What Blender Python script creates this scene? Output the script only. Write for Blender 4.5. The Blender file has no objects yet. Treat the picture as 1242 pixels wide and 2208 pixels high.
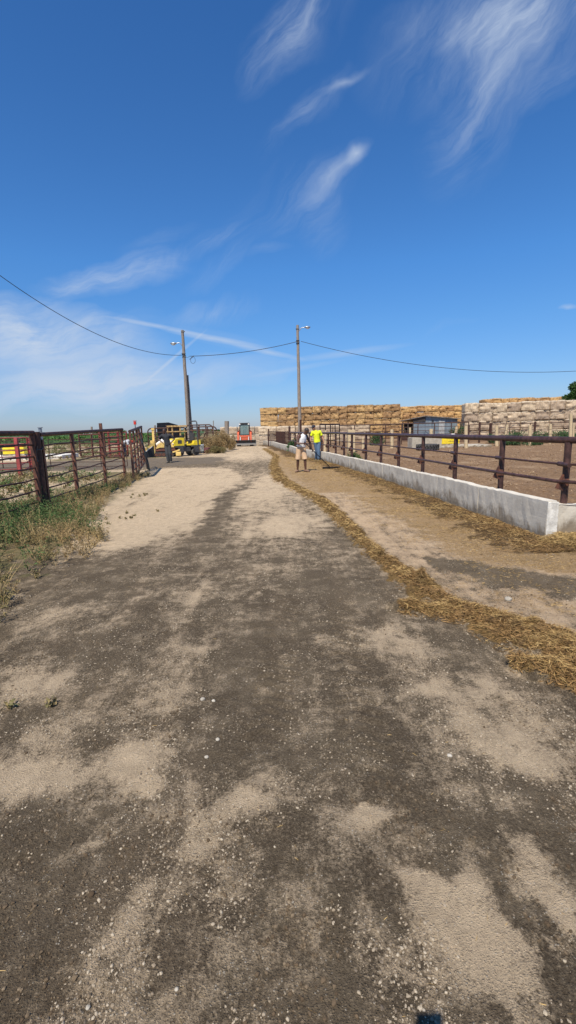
# sky settings
SKY_AIR, SKY_DUST, SKY_OZ = 1.0, 0.6, 3.0
SKY_SAT, SKY_GAMMA, SKY_IN, SKY_TINT, SKY_STR = 1.0, 1.0, 1.0, (1, 1, 1), 0.08
CLOUD_COL = (5.2, 6.1, 7.5)
def CLOUDS(nd, nd2, nh):
    return [
    (625, 60, 150, 55, 48, 0.9, nd), (600, 90, 110, 30, 40, 0.7, nd2), (680, 30, 120, 60, 35, 0.35, nd2),
    (1060, 60, 260, 130, 20, 0.75, nd2), (1080, 30, 220, 60, 5, 0.8, nd), (1060, 170, 230, 100, 62, 0.55, nd), (1000, 260, 120, 35, 55, 0.3, nd),
    (1210, 165, 90, 35, 45, 0.5, nd), (1150, 50, 200, 90, 60, 0.4, nd2),
    (650, 245, 120, 26, 45, 0.6, nd), (745, 165, 60, 14, 20, 0.6, None, 1.6), (700, 210, 80, 30, 45, 0.3, nd2),
    (722, 370, 95, 24, 40, .8, nd2, 1.0, None, 0.2, 0.6), (765, 330, 40, 16, 35, 0.8, None, 1.5), (680, 420, 120, 50, 40, 0.35, nd), (700, 485, 60, 50, 60, 0.25, nd),
    (600, 440, 130, 70, 30, 0.2, nd), (460, 512, 100, 20, 25, 0.45, nd), (350, 515, 100, 24, 10, 0.3, nh), (470, 575, 90, 26, 35, 0.35, nd), (570, 548, 60, 12, 10, 0.3, nh),
    (250, 588, 190, 36, 10, 1.2, nh), (330, 572, 100, 22, 15, 0.6, nd2), (160, 600, 70, 26, 10, 0.4, nh),
    (60, 735, 290, 90, -8, 1.6, nh, 0.8, None, 0.2, 0.6), (150, 720, 170, 50, -12, 0.6, nd2), (0, 690, 160, 50, 0, 0.5, nh), (260, 710, 120, 50, 0, 0.4, nh),
    (455, 680, 110, 34, 15, 0.9, nd2), (120, 640, 60, 20, 20, 0.3, nh), (180, 832, 430, 46, 3, 1.2, nh, 0.7, None, 0.2, 0.6), (380, 820, 170, 24, 3, 0.4, nh), (80, 865, 360, 60, 0, 0.6, nh),
    (1235, 655, 30, 7, 10, 0.7, None), (780, 768, 100, 12, 5, 0.35, nh), (960, 708, 60, 10, 15, 0.2, nh)]
CONTRAILS = [(258, 684, 420, 722, 5, 0.8), (380, 712, 560, 752, 7, 0.9), (520, 745, 640, 774, 6, 0.8), (400, 712, 560, 750, 16, 0.25),
    (323, 808, 432, 730, 4, 0.7), (640, 770, 860, 752, 8, 0.5), (555, 805, 720, 785, 6, 0.35)]
SKY_RAMP = [(0.0, (.64, .72, 1.02)), (0.62, (.42, .92, 1.42)), (0.04, (.63, .77, 1.06)), (0.10, (.60, .84, 1.14)), (0.2, (.56, .95, 1.30)), (0.3, (.52, 1.02, 1.46))]
CLOUD_K = .6
DARK1, DARK2, DARK3 = (.058, .042, .026), (.096, .073, .046), (.185, .145, .096)
LIGHT1, LIGHT2 = (.58, .452, .30), (.40, .31, .205)
STRAW_D, STRAW_L = (.075, .046, .018), (.24, .155, .06)
CHAFF_D, CHAFF_L = (.16, .10, .045), (.36, .24, .11)
PEN1, PEN2, PEN3 = (.14, .085, .047), (.235, .152, .088), (.30, .21, .13)
DARK4 = (.150, .112, .072)
LANE1, LANE2 = (.55, .405, .26), (.40, .29, .18)
import bpy, bmesh, math, random
import numpy as np
from mathutils import Vector, Matrix
random.seed(7); RNG = np.random.default_rng(11)
PI = math.pi
scene = bpy.context.scene
COL = scene.collection

# ---------------------------------------------------------------- camera and sight lines
FPX, HC, ROLL = 1000.0, 1.65, 0.025
PITCH = math.atan(179 / 1000.0)
cp, sp = math.cos(PITCH), math.sin(PITCH)
cr, sr = math.cos(ROLL), math.sin(ROLL)
def ray(px, py):
    u = (px - 621) / FPX; v = (1104 - py) / FPX
    x = cr * u + sr * v; y = -sr * u + cr * v
    return (x, cp + y * sp, -sp + y * cp)
def at(px, py, Y):
    d = ray(px, py); t = Y / d[1]
    return Vector((d[0] * t, Y, HC + d[2] * t))
def G(px, py, z=0.0):
    d = ray(px, py); t = (z - HC) / d[2]
    return Vector((d[0] * t, d[1] * t, z))
cam_d = bpy.data.cameras.new('camera'); cam = bpy.data.objects.new('camera', cam_d); COL.objects.link(cam)
cam_d.sensor_fit = 'VERTICAL'; cam_d.sensor_height = 36; cam_d.lens = 36 * FPX / 2208
cam_d.clip_start = 0.05; cam_d.clip_end = 12000
up0 = Vector((0, sp, cp)); fw = Vector((0, cp, -sp)); rt0 = Vector((1, 0, 0))
R_ = cr * rt0 - sr * up0; U_ = sr * rt0 + cr * up0; B_ = -fw
m = Matrix.Identity(4)
for i in range(3):
    m[i][0] = R_[i]; m[i][1] = U_[i]; m[i][2] = B_[i]
m[2][3] = HC
cam.matrix_world = m
scene.camera = cam

# ---------------------------------------------------------------- scene bookkeeping
def tag(o, label=None, cat=None, group=None, kind=None):
    if label: o['label'] = label
    if cat: o['category'] = cat
    if group: o['group'] = group
    if kind: o['kind'] = kind
    return o
def thing(name, label, cat, loc=(0, 0, 0), rz=0.0, group=None, scale=1.0):
    o = bpy.data.objects.new(name, None); COL.objects.link(o)
    o.location = loc; o.rotation_euler = (0, 0, rz); o.scale = (scale,) * 3
    o.empty_display_size = 0.2
    return tag(o, label, cat, group)
def base_of(o):
    v = Vector((0, 0, 0))
    while o is not None:
        v += o.location; o = o.parent
    return v
def frame(d):
    d = Vector(d).normalized()
    a = Vector((0, 0, 1)) if abs(d.z) < 0.95 else Vector((1, 0, 0))
    x = d.cross(a).normalized(); y = d.cross(x).normalized()
    return x, y, d
class MB:
    def __init__(s): s.v = []; s.f = []; s.sm = []
    def add(s, vs, fs, smooth=False):
        n = len(s.v); s.v += [tuple(v) for v in vs]; s.f += [tuple(i + n for i in f) for f in fs]; s.sm += [smooth] * len(fs)
        return s
    def box(s, c, size, rz=0.0, ry=0.0, rx=0.0, bev=0.0):
        bm = bmesh.new(); bmesh.ops.create_cube(bm, size=1)
        bmesh.ops.scale(bm, vec=size, verts=bm.verts)
        if bev > 0: bmesh.ops.bevel(bm, geom=list(bm.edges), offset=bev, segments=2, affect='EDGES', profile=0.6)
        M = Matrix.Translation(c) @ Matrix.Rotation(rz, 4, 'Z') @ Matrix.Rotation(ry, 4, 'Y') @ Matrix.Rotation(rx, 4, 'X')
        bmesh.ops.transform(bm, matrix=M, verts=bm.verts)
        bm.verts.index_update(); s.add([v.co for v in bm.verts], [[v.index for v in f.verts] for f in bm.faces]); bm.free(); return s
    def cyl(s, a, b, r, r2=None, n=10, caps=True):
        a = Vector(a); b = Vector(b); r2 = r if r2 is None else r2
        x, y, d = frame(b - a); vs = []
        for k in range(n):
            t = 2 * PI * k / n; e = x * math.cos(t) + y * math.sin(t); vs.append(a + e * r); vs.append(b + e * r2)
        s.add(vs, [(2 * k, 2 * ((k + 1) % n), 2 * ((k + 1) % n) + 1, 2 * k + 1) for k in range(n)], True)
        if caps:
            s.add([vs[2 * k] for k in range(n)], [tuple(range(n))][::-1]); s.add([vs[2 * k + 1] for k in range(n)], [tuple(range(n - 1, -1, -1))])
        return s
    def tube(s, pts, r, n=8, r2=None):
        pts = [Vector(p) for p in pts]; m_ = len(pts); vs = []
        x = None
        for i, p in enumerate(pts):
            d = (pts[min(i + 1, m_ - 1)] - pts[max(i - 1, 0)]).normalized()
            if x is None: x, y, _ = frame(d)
            else:
                x = (x - d * x.dot(d)).normalized(); y = d.cross(x)
            rr = r if r2 is None else r + (r2 - r) * i / (m_ - 1)
            for k in range(n):
                t = 2 * PI * k / n; vs.append(p + (x * math.cos(t) + y * math.sin(t)) * rr)
        fs = [(i * n + k, i * n + (k + 1) % n, (i + 1) * n + (k + 1) % n, (i + 1) * n + k) for i in range(m_ - 1) for k in range(n)]
        s.add(vs, fs, True); s.add(vs[:n], [tuple(range(n - 1, -1, -1))]); s.add(vs[-n:], [tuple(range(n))]); return s
    def prism(s, poly, axis, lo, hi):
        # poly: 2-D outline in the two remaining axes; extruded along axis
        def mk(p, h):
            q = list(p); q.insert(axis, h); return q
        n = len(poly); vs = [mk(p, lo) for p in poly] + [mk(p, hi) for p in poly]
        fs = [(k, (k + 1) % n, n + (k + 1) % n, n + k) for k in range(n)] + [tuple(range(n - 1, -1, -1)), tuple(range(n, 2 * n))]
        return s.add(vs, fs)
    def sphere(s, c, r, n=12, sc=(1, 1, 1)):
        bm = bmesh.new(); bmesh.ops.create_uvsphere(bm, u_segments=n, v_segments=max(6, n // 2 + 2), radius=r)
        bmesh.ops.scale(bm, vec=sc, verts=bm.verts); bmesh.ops.translate(bm, vec=c, verts=bm.verts)
        bm.verts.index_update(); s.add([v.co for v in bm.verts], [[v.index for v in f.verts] for f in bm.faces], True); bm.free(); return s
    def xf(s, M):
        s.v = [tuple(M @ Vector(v)) for v in s.v]; return s
    def build(s, name, mat, parent=None, world=False, fixn=True):
        o_ = base_of(parent) if (world and parent) else Vector((0, 0, 0))
        me = bpy.data.meshes.new(name)
        me.from_pydata([(v[0] - o_.x, v[1] - o_.y, v[2] - o_.z) for v in s.v], [], s.f)
        me.polygons.foreach_set('use_smooth', s.sm)
        if fixn:
            bm = bmesh.new(); bm.from_mesh(me); bmesh.ops.recalc_face_normals(bm, faces=bm.faces); bm.to_mesh(me); bm.free()
        me.materials.append(mat); me.update()
        o = bpy.data.objects.new(name, me); COL.objects.link(o); o.parent = parent
        return o
def npmesh(name, V, F, mat, parent=None, smooth=False, attrs=None, loc=None):
    """V (n,3) float, F (m,k) int quads or triangles."""
    me = bpy.data.meshes.new(name); V = np.asarray(V, np.float32); F = np.asarray(F, np.int32)
    k = F.shape[1]
    me.vertices.add(len(V)); me.vertices.foreach_set('co', V.ravel())
    me.loops.add(F.size); me.loops.foreach_set('vertex_index', F.ravel())
    me.polygons.add(len(F)); me.polygons.foreach_set('loop_start', np.arange(0, F.size, k, dtype=np.int32))
    me.polygons.foreach_set('loop_total', np.full(len(F), k, np.int32))
    me.polygons.foreach_set('use_smooth', np.full(len(F), smooth))
    me.update(calc_edges=True)
    for nm, arr in (attrs or {}).items():
        a = me.attributes.new(nm, 'FLOAT', 'POINT'); a.data.foreach_set('value', np.asarray(arr, np.float32).ravel())
    me.materials.append(mat); me.validate()
    o = bpy.data.objects.new(name, me); COL.objects.link(o); o.parent = parent
    if loc is not None: o.location = loc
    return o
def copy_tree(o, parent=None):
    c = o.copy(); COL.objects.link(c); c.parent = parent
    for ch in list(o.children): copy_tree(ch, c)
    return c

# ---------------------------------------------------------------- noise in numpy
def _h(ix, iy, s):
    n = (ix.astype(np.int64) * 374761393 + iy.astype(np.int64) * 668265263 + s * 974634777) & 0x7fffffff
    n = ((n ^ (n >> 13)) * 1274126177) & 0x7fffffff
    return ((n ^ (n >> 16)) & 0xffff) / 65535.0
def vnoise(x, y, s=0):
    ix = np.floor(x); iy = np.floor(y); fx = x - ix; fy = y - iy
    fx = fx * fx * (3 - 2 * fx); fy = fy * fy * (3 - 2 * fy)
    a = _h(ix, iy, s); b = _h(ix + 1, iy, s); c = _h(ix, iy + 1, s); d = _h(ix + 1, iy + 1, s)
    return (a + (b - a) * fx) * (1 - fy) + (c + (d - c) * fx) * fy
def fbm(x, y, sc, octv=4, s=0, gain=0.5):
    r = 0; amp = 1; tot = 0
    for k in range(octv):
        r = r + amp * vnoise(x / sc * 2 ** k + 17.3 * k, y / sc * 2 ** k - 9.1 * k, s + k * 7); tot += amp; amp *= gain
    return r / tot
def sstep(a, b, x):
    t = np.clip((x - a) / (b - a), 0, 1); return t * t * (3 - 2 * t)
def pseg(x, y, pts, hw):
    """signed-free distance to a polyline divided by its local half width"""
    best = np.full(x.shape, 1e9)
    for (a, b), (w0, w1) in zip(zip(pts[:-1], pts[1:]), zip(hw[:-1], hw[1:])):
        dx, dy = b[0] - a[0], b[1] - a[1]
        t = np.clip(((x - a[0]) * dx + (y - a[1]) * dy) / (dx * dx + dy * dy), 0, 1)
        d = np.hypot(x - a[0] - t * dx, y - a[1] - t * dy) / (w0 + (w1 - w0) * t)
        best = np.minimum(best, d)
    return best

# ---------------------------------------------------------------- node helpers / materials
def newmat(name):
    mt = bpy.data.materials.new(name); mt.use_nodes = True; nt = mt.node_tree
    return mt, nt, nt.nodes['Principled BSDF']
def N(nt, typ, **kw):
    n = nt.nodes.new(typ)
    for k, v in kw.items():
        if k in n.inputs.keys() if hasattr(n.inputs, 'keys') else False: n.inputs[k].default_value = v
        else: setattr(n, k, v)
    return n
def L(nt, a, b): nt.links.new(a, b)
def mathn(nt, op, a, b=None, c=None, clamp=False):
    n = nt.nodes.new('ShaderNodeMath'); n.operation = op; n.use_clamp = clamp
    for i, v in enumerate((a, b, c)):
        if v is None: continue
        if isinstance(v, (int, float)): n.inputs[i].default_value = v
        else: nt.links.new(v, n.inputs[i])
    return n.outputs[0]
def mixc(nt, fac, a, b, mode='MIX'):
    n = nt.nodes.new('ShaderNodeMix'); n.data_type = 'RGBA'; n.blend_type = mode
    for i, v in ((0, fac), (6, a), (7, b)):
        if isinstance(v, (int, float)): n.inputs[i].default_value = v
        elif isinstance(v, (tuple, list)): n.inputs[i].default_value = (*v, 1)
        else: nt.links.new(v, n.inputs[i])
    return n.outputs[2]
def noise(nt, vec, scale, detail=5, rough=0.6, dist=0.0):
    n = nt.nodes.new('ShaderNodeTexNoise'); n.inputs['Scale'].default_value = scale; n.inputs['Detail'].default_value = detail
    n.inputs['Roughness'].default_value = rough; n.inputs['Distortion'].default_value = dist
    if vec is not None: nt.links.new(vec, n.inputs['Vector'])
    return n.outputs['Fac']
def mapr(nt, v, a, b, c=0.0, d=1.0, smooth=True):
    n = nt.nodes.new('ShaderNodeMapRange'); n.interpolation_type = 'SMOOTHSTEP' if smooth else 'LINEAR'
    nt.links.new(v, n.inputs[0])
    for i, q in enumerate((a, b, c, d)): n.inputs[i + 1].default_value = q
    return n.outputs[0]
def bump(nt, h, strength, dist, bsdf, normal=None):
    b = nt.nodes.new('ShaderNodeBump'); b.inputs['Strength'].default_value = strength; b.inputs['Distance'].default_value = dist
    nt.links.new(h, b.inputs['Height'])
    if normal is not None: nt.links.new(normal, b.inputs['Normal'])
    nt.links.new(b.outputs[0], bsdf.inputs['Normal']); return b.outputs[0]
def coords(nt, which='Object', scale=None):
    t = nt.nodes.new('ShaderNodeTexCoord').outputs[which]
    if scale:
        mp = nt.nodes.new('ShaderNodeMapping'); mp.inputs['Scale'].default_value = scale; nt.links.new(t, mp.inputs['Vector']); t = mp.outputs[0]
    return t
def simple(name, c1, c2=None, sc=6.0, rough=0.7, metal=0.0, bmp=0.15, bd=0.01, detail=6, stretch=None, lo=0.35, hi=0.65, rand=0.0, spec=None):
    mt, nt, b = newmat(name); c2 = c2 or tuple(x * 0.7 for x in c1)
    v = coords(nt, 'Object', stretch)
    if rand:
        oi = nt.nodes.new('ShaderNodeObjectInfo'); ad = nt.nodes.new('ShaderNodeVectorMath'); ad.operation = 'ADD'
        cb = nt.nodes.new('ShaderNodeCombineXYZ'); L(nt, mathn(nt, 'MULTIPLY', oi.outputs['Random'], 57.0), cb.inputs[0]); L(nt, mathn(nt, 'MULTIPLY', oi.outputs['Random'], 31.0), cb.inputs[1])
        L(nt, v, ad.inputs[0]); L(nt, cb.outputs[0], ad.inputs[1]); v = ad.outputs[0]
    n = noise(nt, v, sc, detail, 0.65)
    col = mixc(nt, mapr(nt, n, lo, hi), c1, c2)
    if rand:
        k = mathn(nt, 'MULTIPLY_ADD', oi.outputs['Random'], rand, 1 - rand / 2)
        hs = nt.nodes.new('ShaderNodeHueSaturation'); L(nt, col, hs.inputs['Color']); L(nt, k, hs.inputs['Value']); col = hs.outputs[0]
    L(nt, col, b.inputs['Base Color']); b.inputs['Roughness'].default_value = rough; b.inputs['Metallic'].default_value = metal
    if spec is not None: b.inputs['Specular IOR Level'].default_value = spec
    if bmp: bump(nt, noise(nt, v, sc * 4, detail, 0.7), bmp, bd, b)
    return mt

# ---------------------------------------------------------------- light
SUNV = Vector((-0.38, -1.12, 1.75)).normalized()
sun_d = bpy.data.lights.new('sun', 'SUN'); sun_d.energy = 5.0; sun_d.angle = math.radians(0.53); sun_d.color = (1.0, 0.91, 0.78)
sun = bpy.data.objects.new('sun', sun_d); COL.objects.link(sun); sun.location = (-8, -20, 30)
sun.rotation_euler = SUNV.to_track_quat('Z', 'Y').to_euler()
scene.view_settings.view_transform = 'Standard'; scene.view_settings.look = 'None'; scene.view_settings.exposure = 0.42; scene.view_settings.gamma = 1.0

W = bpy.data.worlds.new('World'); scene.world = W; W.use_nodes = True
nt = W.node_tree; bg = nt.nodes['Background']
sky = nt.nodes.new('ShaderNodeTexSky'); sky.sky_type = 'NISHITA'; sky.sun_disc = False
sky.sun_elevation = math.asin(SUNV.z); sky.sun_rotation = math.atan2(SUNV.x, SUNV.y)
sky.altitude = 600; sky.air_density = SKY_AIR; sky.dust_density = SKY_DUST; sky.ozone_density = SKY_OZ
tc = nt.nodes.new('ShaderNodeTexCoord')
sx = nt.nodes.new('ShaderNodeSeparateXYZ'); L(nt, tc.outputs['Generated'], sx.inputs[0])
ya = mathn(nt, 'MAXIMUM', mathn(nt, 'ABSOLUTE', sx.outputs[1]), 0.05)
pa = mathn(nt, 'DIVIDE', sx.outputs[0], ya); pb = mathn(nt, 'DIVIDE', sx.outputs[2], ya)
cb = nt.nodes.new('ShaderNodeCombineXYZ'); L(nt, pa, cb.inputs[0]); L(nt, pb, cb.inputs[1]); PV = cb.outputs[0]
def mapping(vec, loc=(0, 0, 0), rot=0.0, sc=(1, 1, 1), typ='TEXTURE'):
    mp = nt.nodes.new('ShaderNodeMapping'); mp.vector_type = typ
    mp.inputs['Location'].default_value = loc; mp.inputs['Rotation'].default_value = (0, 0, rot); mp.inputs['Scale'].default_value = sc
    L(nt, vec, mp.inputs['Vector']); return mp.outputs[0]
def ab(px, py):
    d = ray(px, py); return d[0] / d[1], d[2] / d[1]
# domain warp shared by every cloud
wn = nt.nodes.new('ShaderNodeTexNoise'); wn.inputs['Scale'].default_value = 7; wn.inputs['Detail'].default_value = 4; L(nt, PV, wn.inputs['Vector'])
wv = nt.nodes.new('ShaderNodeVectorMath'); wv.operation = 'MULTIPLY_ADD'; L(nt, wn.outputs['Color'], wv.inputs[0]); wv.inputs[1].default_value = (0.09, 0.09, 0); wv.inputs[2].default_value = (-0.045, -0.045, 0)
wa = nt.nodes.new('ShaderNodeVectorMath'); wa.operation = 'ADD'; L(nt, PV, wa.inputs[0]); L(nt, wv.outputs[0], wa.inputs[1]); PW = wa.outputs[0]
def fibre(rot, a_, b_, det=9, rg=.7, ds=.5):
    big = noise(nt, mapping(PW, rot=math.radians(rot), sc=(a_, b_, 1)), 1.0, 4, .55, ds)
    fin = noise(nt, mapping(PW, rot=math.radians(rot - 8), sc=(a_ * .45, b_ * .22, 1)), 1.0, det, rg, .3)
    return mathn(nt, 'ADD', mathn(nt, 'MULTIPLY', big, .62), mathn(nt, 'MULTIPLY', fin, .38))
n_diag = fibre(48, .22, .05); n_diag2 = fibre(62, .30, .10); n_hor = fibre(14, .26, .07)
dens = None
def blob(cx, cy, lx, ly, ang, k, nz, power=1.0, vec=None, lo=0.33, hi=0.76):
    """cloud patch centred on a direction of the sky; ang anticlockwise in degrees"""
    global dens
    a, b = ab(cx, cy); s = 1 / 1000.0 / cp * 1.05
    g = nt.nodes.new('ShaderNodeTexGradient'); g.gradient_type = 'SPHERICAL'
    L(nt, mapping(vec or PW, (a, b, 0), math.radians(ang), (lx * s, ly * s, 1)), g.inputs[0])
    v = g.outputs['Fac']
    if power != 1.0: v = mathn(nt, 'POWER', v, power)
    v = mathn(nt, 'MULTIPLY', v, k * CLOUD_K)
    if nz is not None: v = mathn(nt, 'MULTIPLY', v, mapr(nt, nz, lo, hi))
    dens = v if dens is None else mathn(nt, 'ADD', dens, v)
for args in CLOUDS(n_diag, n_diag2, n_hor): blob(*args)
for (x0, y0, x1, y1, w, k) in CONTRAILS:
    blob((x0 + x1) / 2, (y0 + y1) / 2, math.hypot(x1 - x0, y1 - y0) / 1.6, w, -math.degrees(math.atan2(y1 - y0, x1 - x0)) + 1.4, k, n_hor, 0.8, PV, 0.1, 0.55)
dens = mathn(nt, 'MINIMUM', dens, 0.9)
hz_ = mapr(nt, pb, 0.0, 0.16, 1.0, 0.0)
skyc = nt.nodes.new('ShaderNodeHueSaturation'); L(nt, sky.outputs[0], skyc.inputs['Color']); skyc.inputs['Saturation'].default_value = SKY_SAT; skyc.inputs['Value'].default_value = 1.0
gm = nt.nodes.new('ShaderNodeGamma'); gm.inputs[1].default_value = SKY_GAMMA
sc1 = mixc(nt, 1.0, skyc.outputs[0], (SKY_IN,) * 3, 'MULTIPLY'); L(nt, sc1, gm.inputs[0])
rp = nt.nodes.new('ShaderNodeValToRGB'); L(nt, sx.outputs[2], rp.inputs[0]); el = rp.color_ramp.elements
for i_, (pos_, c_) in enumerate(SKY_RAMP):
    e_ = el[i_] if i_ < 2 else el.new(pos_)
    e_.position = pos_; e_.color = (*[q / 2 for q in c_], 1)
sc2 = mixc(nt, 1.0, mixc(nt, 1.0, gm.outputs[0], rp.outputs[0], 'MULTIPLY'), (2, 2, 2), 'MULTIPLY')
final = mixc(nt, dens, sc2, CLOUD_COL)
L(nt, final, bg.inputs['Color']); bg.inputs['Strength'].default_value = SKY_STR
# ================================================================ THE GROUND
WALL = [(3.66, 6.45), (3.50, 8.45), (3.36, 10.4), (3.2, 12.4), (3.0, 14.6), (2.8, 16.4), (2.5, 18.6), (1.95, 23.4), (0.75, 28.2), (0.28, 33.6), (-0.42, 38.0), (-1.35, 46.0), (-2.55, 51.0)]
WY = np.array([p[1] for p in WALL]); WX = np.array([p[0] for p in WALL])
def wallx(y): return np.interp(y, WY, WX)
WIND = [(2.6, 2.35), (2.19, 2.84), (1.96, 3.2), (1.76, 3.65), (1.42, 4.15), (1.28, 5.0), (1.12, 6.02), (0.99, 7.9), (0.82, 10.2), (0.42, 12.1), (-0.25, 15.3), (-0.6, 21.2), (-0.62, 28.3), (-1.91, 40.5)]
WHW = [0.40, 0.40, 0.33, 0.28, 0.20, 0.15, 0.13, 0.14, 0.17, 0.2, 0.25, 0.2, 0.22, 0.2]
LOBE = [(1.0, 4.02), (1.3, 3.95), (1.62, 3.75), (1.95, 3.5)]; LHW = [0.08, 0.13, 0.15, 0.12]
LOBE2 = [(1.5, 2.95), (1.72, 2.86), (2.0, 2.7), (2.3, 2.4)]; LHW2 = [0.06, 0.12, 0.2, 0.25]
BL = [(-2.82, 15.05, 1.12, 7.73, 1.2), (-2.61, 8.34, 1.01, 1.88, 1.0), (-1.87, 9.35, 0.54, 2.54, 0.9), (-4.5, 16.41, 0.99, 3.88, 0.9), (-2.74, 6.86, 0.58, 0.65, 0.9), (-0.31, 11.67, 1.24, 4.37, 0.62), (-0.81, 15.11, 1.23, 4.99, 0.55), (0.15, 8.12, 0.65, 1.03, 0.6), (-2.86, 30.66, 2.13, 6.46, 0.9), (-0.25, 7.81, 0.79, 1.13, 0.35), (-1.4, 11.04, 0.28, 4.69, -0.9), (-3.31, 18.98, 0.97, 2.98, -0.8), (-1.96, 16.72, 0.51, 2.33, -0.5), (-5.63, 24.0, 3.08, 2.73, -1.0), (1.4, 17.45, 0.5, 1.83, -0.5), (0.2, 18.39, 0.9, 2.81, -0.4), (-0.94, 4.6, 0.21, 0.42, 0.5), (-2.25, 4.07, 0.31, 0.31, 0.6), (-0.25, 5.42, 0.34, 0.26, 0.35), (-1.93, 2.95, 0.29, 0.3, 0.5), (-1.61, 2.86, 0.25, 0.2, 0.45), (-0.89, 2.62, 0.29, 0.2, 0.75), (-0.75, 3.06, 0.19, 0.27, 0.3), (-1.09, 2.01, 0.43, 0.17, 0.95), (-1.37, 2.15, 0.22, 0.21, 0.5), (-0.66, 1.89, 0.11, 0.06, 1.0), (-0.81, 2.1, 0.14, 0.2, 0.6), (-0.24, 1.75, 0.23, 0.1, 0.7), (-0.08, 1.91, 0.35, 0.11, 0.3), (0.3, 1.69, 0.17, 0.06, 0.95), (-0.39, 1.58, 0.13, 0.08, 0.55), (-0.2, 1.85, 0.12, 0.08, 0.4), (1.07, 2.34, 0.32, 0.32, 0.5), (1.21, 2.06, 0.25, 0.19, 0.65), (0.94, 3.27, 0.38, 0.33, 0.6), (0.96, 2.69, 0.32, 0.21, 0.5), (1.35, 2.81, 0.27, 0.33, 0.4), (1.06, 2.02, 0.18, 0.12, 0.5), (1.41, 2.35, 0.21, 0.25, 0.3), (0.9, 1.53, 0.07, 0.16, 1.0), (0.55, 1.28, 0.17, 0.1, 1.05), (0.65, 1.19, 0.17, 0.07, 1.0), (0.48, 1.4, 0.1, 0.05, 0.8), (0.93, 1.33, 0.08, 0.09, 0.7), (0.6, 1.39, 0.09, 0.05, 0.7), (0.81, 1.43, 0.1, 0.05, 0.7), (0.64, 1.08, 0.09, 0.06, 0.7), (0.57, 1.12, 0.21, 0.05, 0.5), (0.32, 1.16, 0.14, 0.09, 0.3), (0.9, 1.38, 0.08, 0.05, 0.6), (-0.86, 1.57, 0.11, 0.06, 0.8), (-0.58, 1.25, 0.06, 0.18, 0.55), (-0.52, 1.4, 0.1, 0.1, 0.35), (0.15, 1.55, 0.21, 0.12, 0.25), (-0.07, 1.23, 0.22, 0.11, 0.15), (-0.26, 1.37, 0.09, 0.16, 0.2), (-1.55, 3.42, 0.59, 0.4, -0.4), (-0.21, 3.03, 0.3, 0.9, -0.5), (-0.48, 2.28, 0.15, 0.31, -0.3), (0.04, 2.1, 0.37, 0.33, -0.35), (-0.86, 1.36, 0.21, 0.31, -0.5), (-0.7, 1.5, 0.12, 0.12, -0.5), (1.07, 1.69, 0.06, 0.26, -1.0), (0.76, 1.14, 0.02, 0.1, -1.0), (0.72, 1.37, 0.04, 0.1, -1.0), (0.71, 1.66, 0.17, 0.11, -0.6), (1.09, 1.87, 0.1, 0.11, -0.4), (0.07, 1.09, 0.27, 0.06, -0.3), (-2.51, 5.41, 0.86, 0.75, -0.3), (0.34, 4.47, 0.68, 0.78, -0.4), (1.23, 3.13, 0.26, 0.41, -0.3), (-1.21, 1.75, 0.12, 0.14, -0.6), (0.56, 1.44, 0.05, 0.04, -0.5)]
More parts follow.
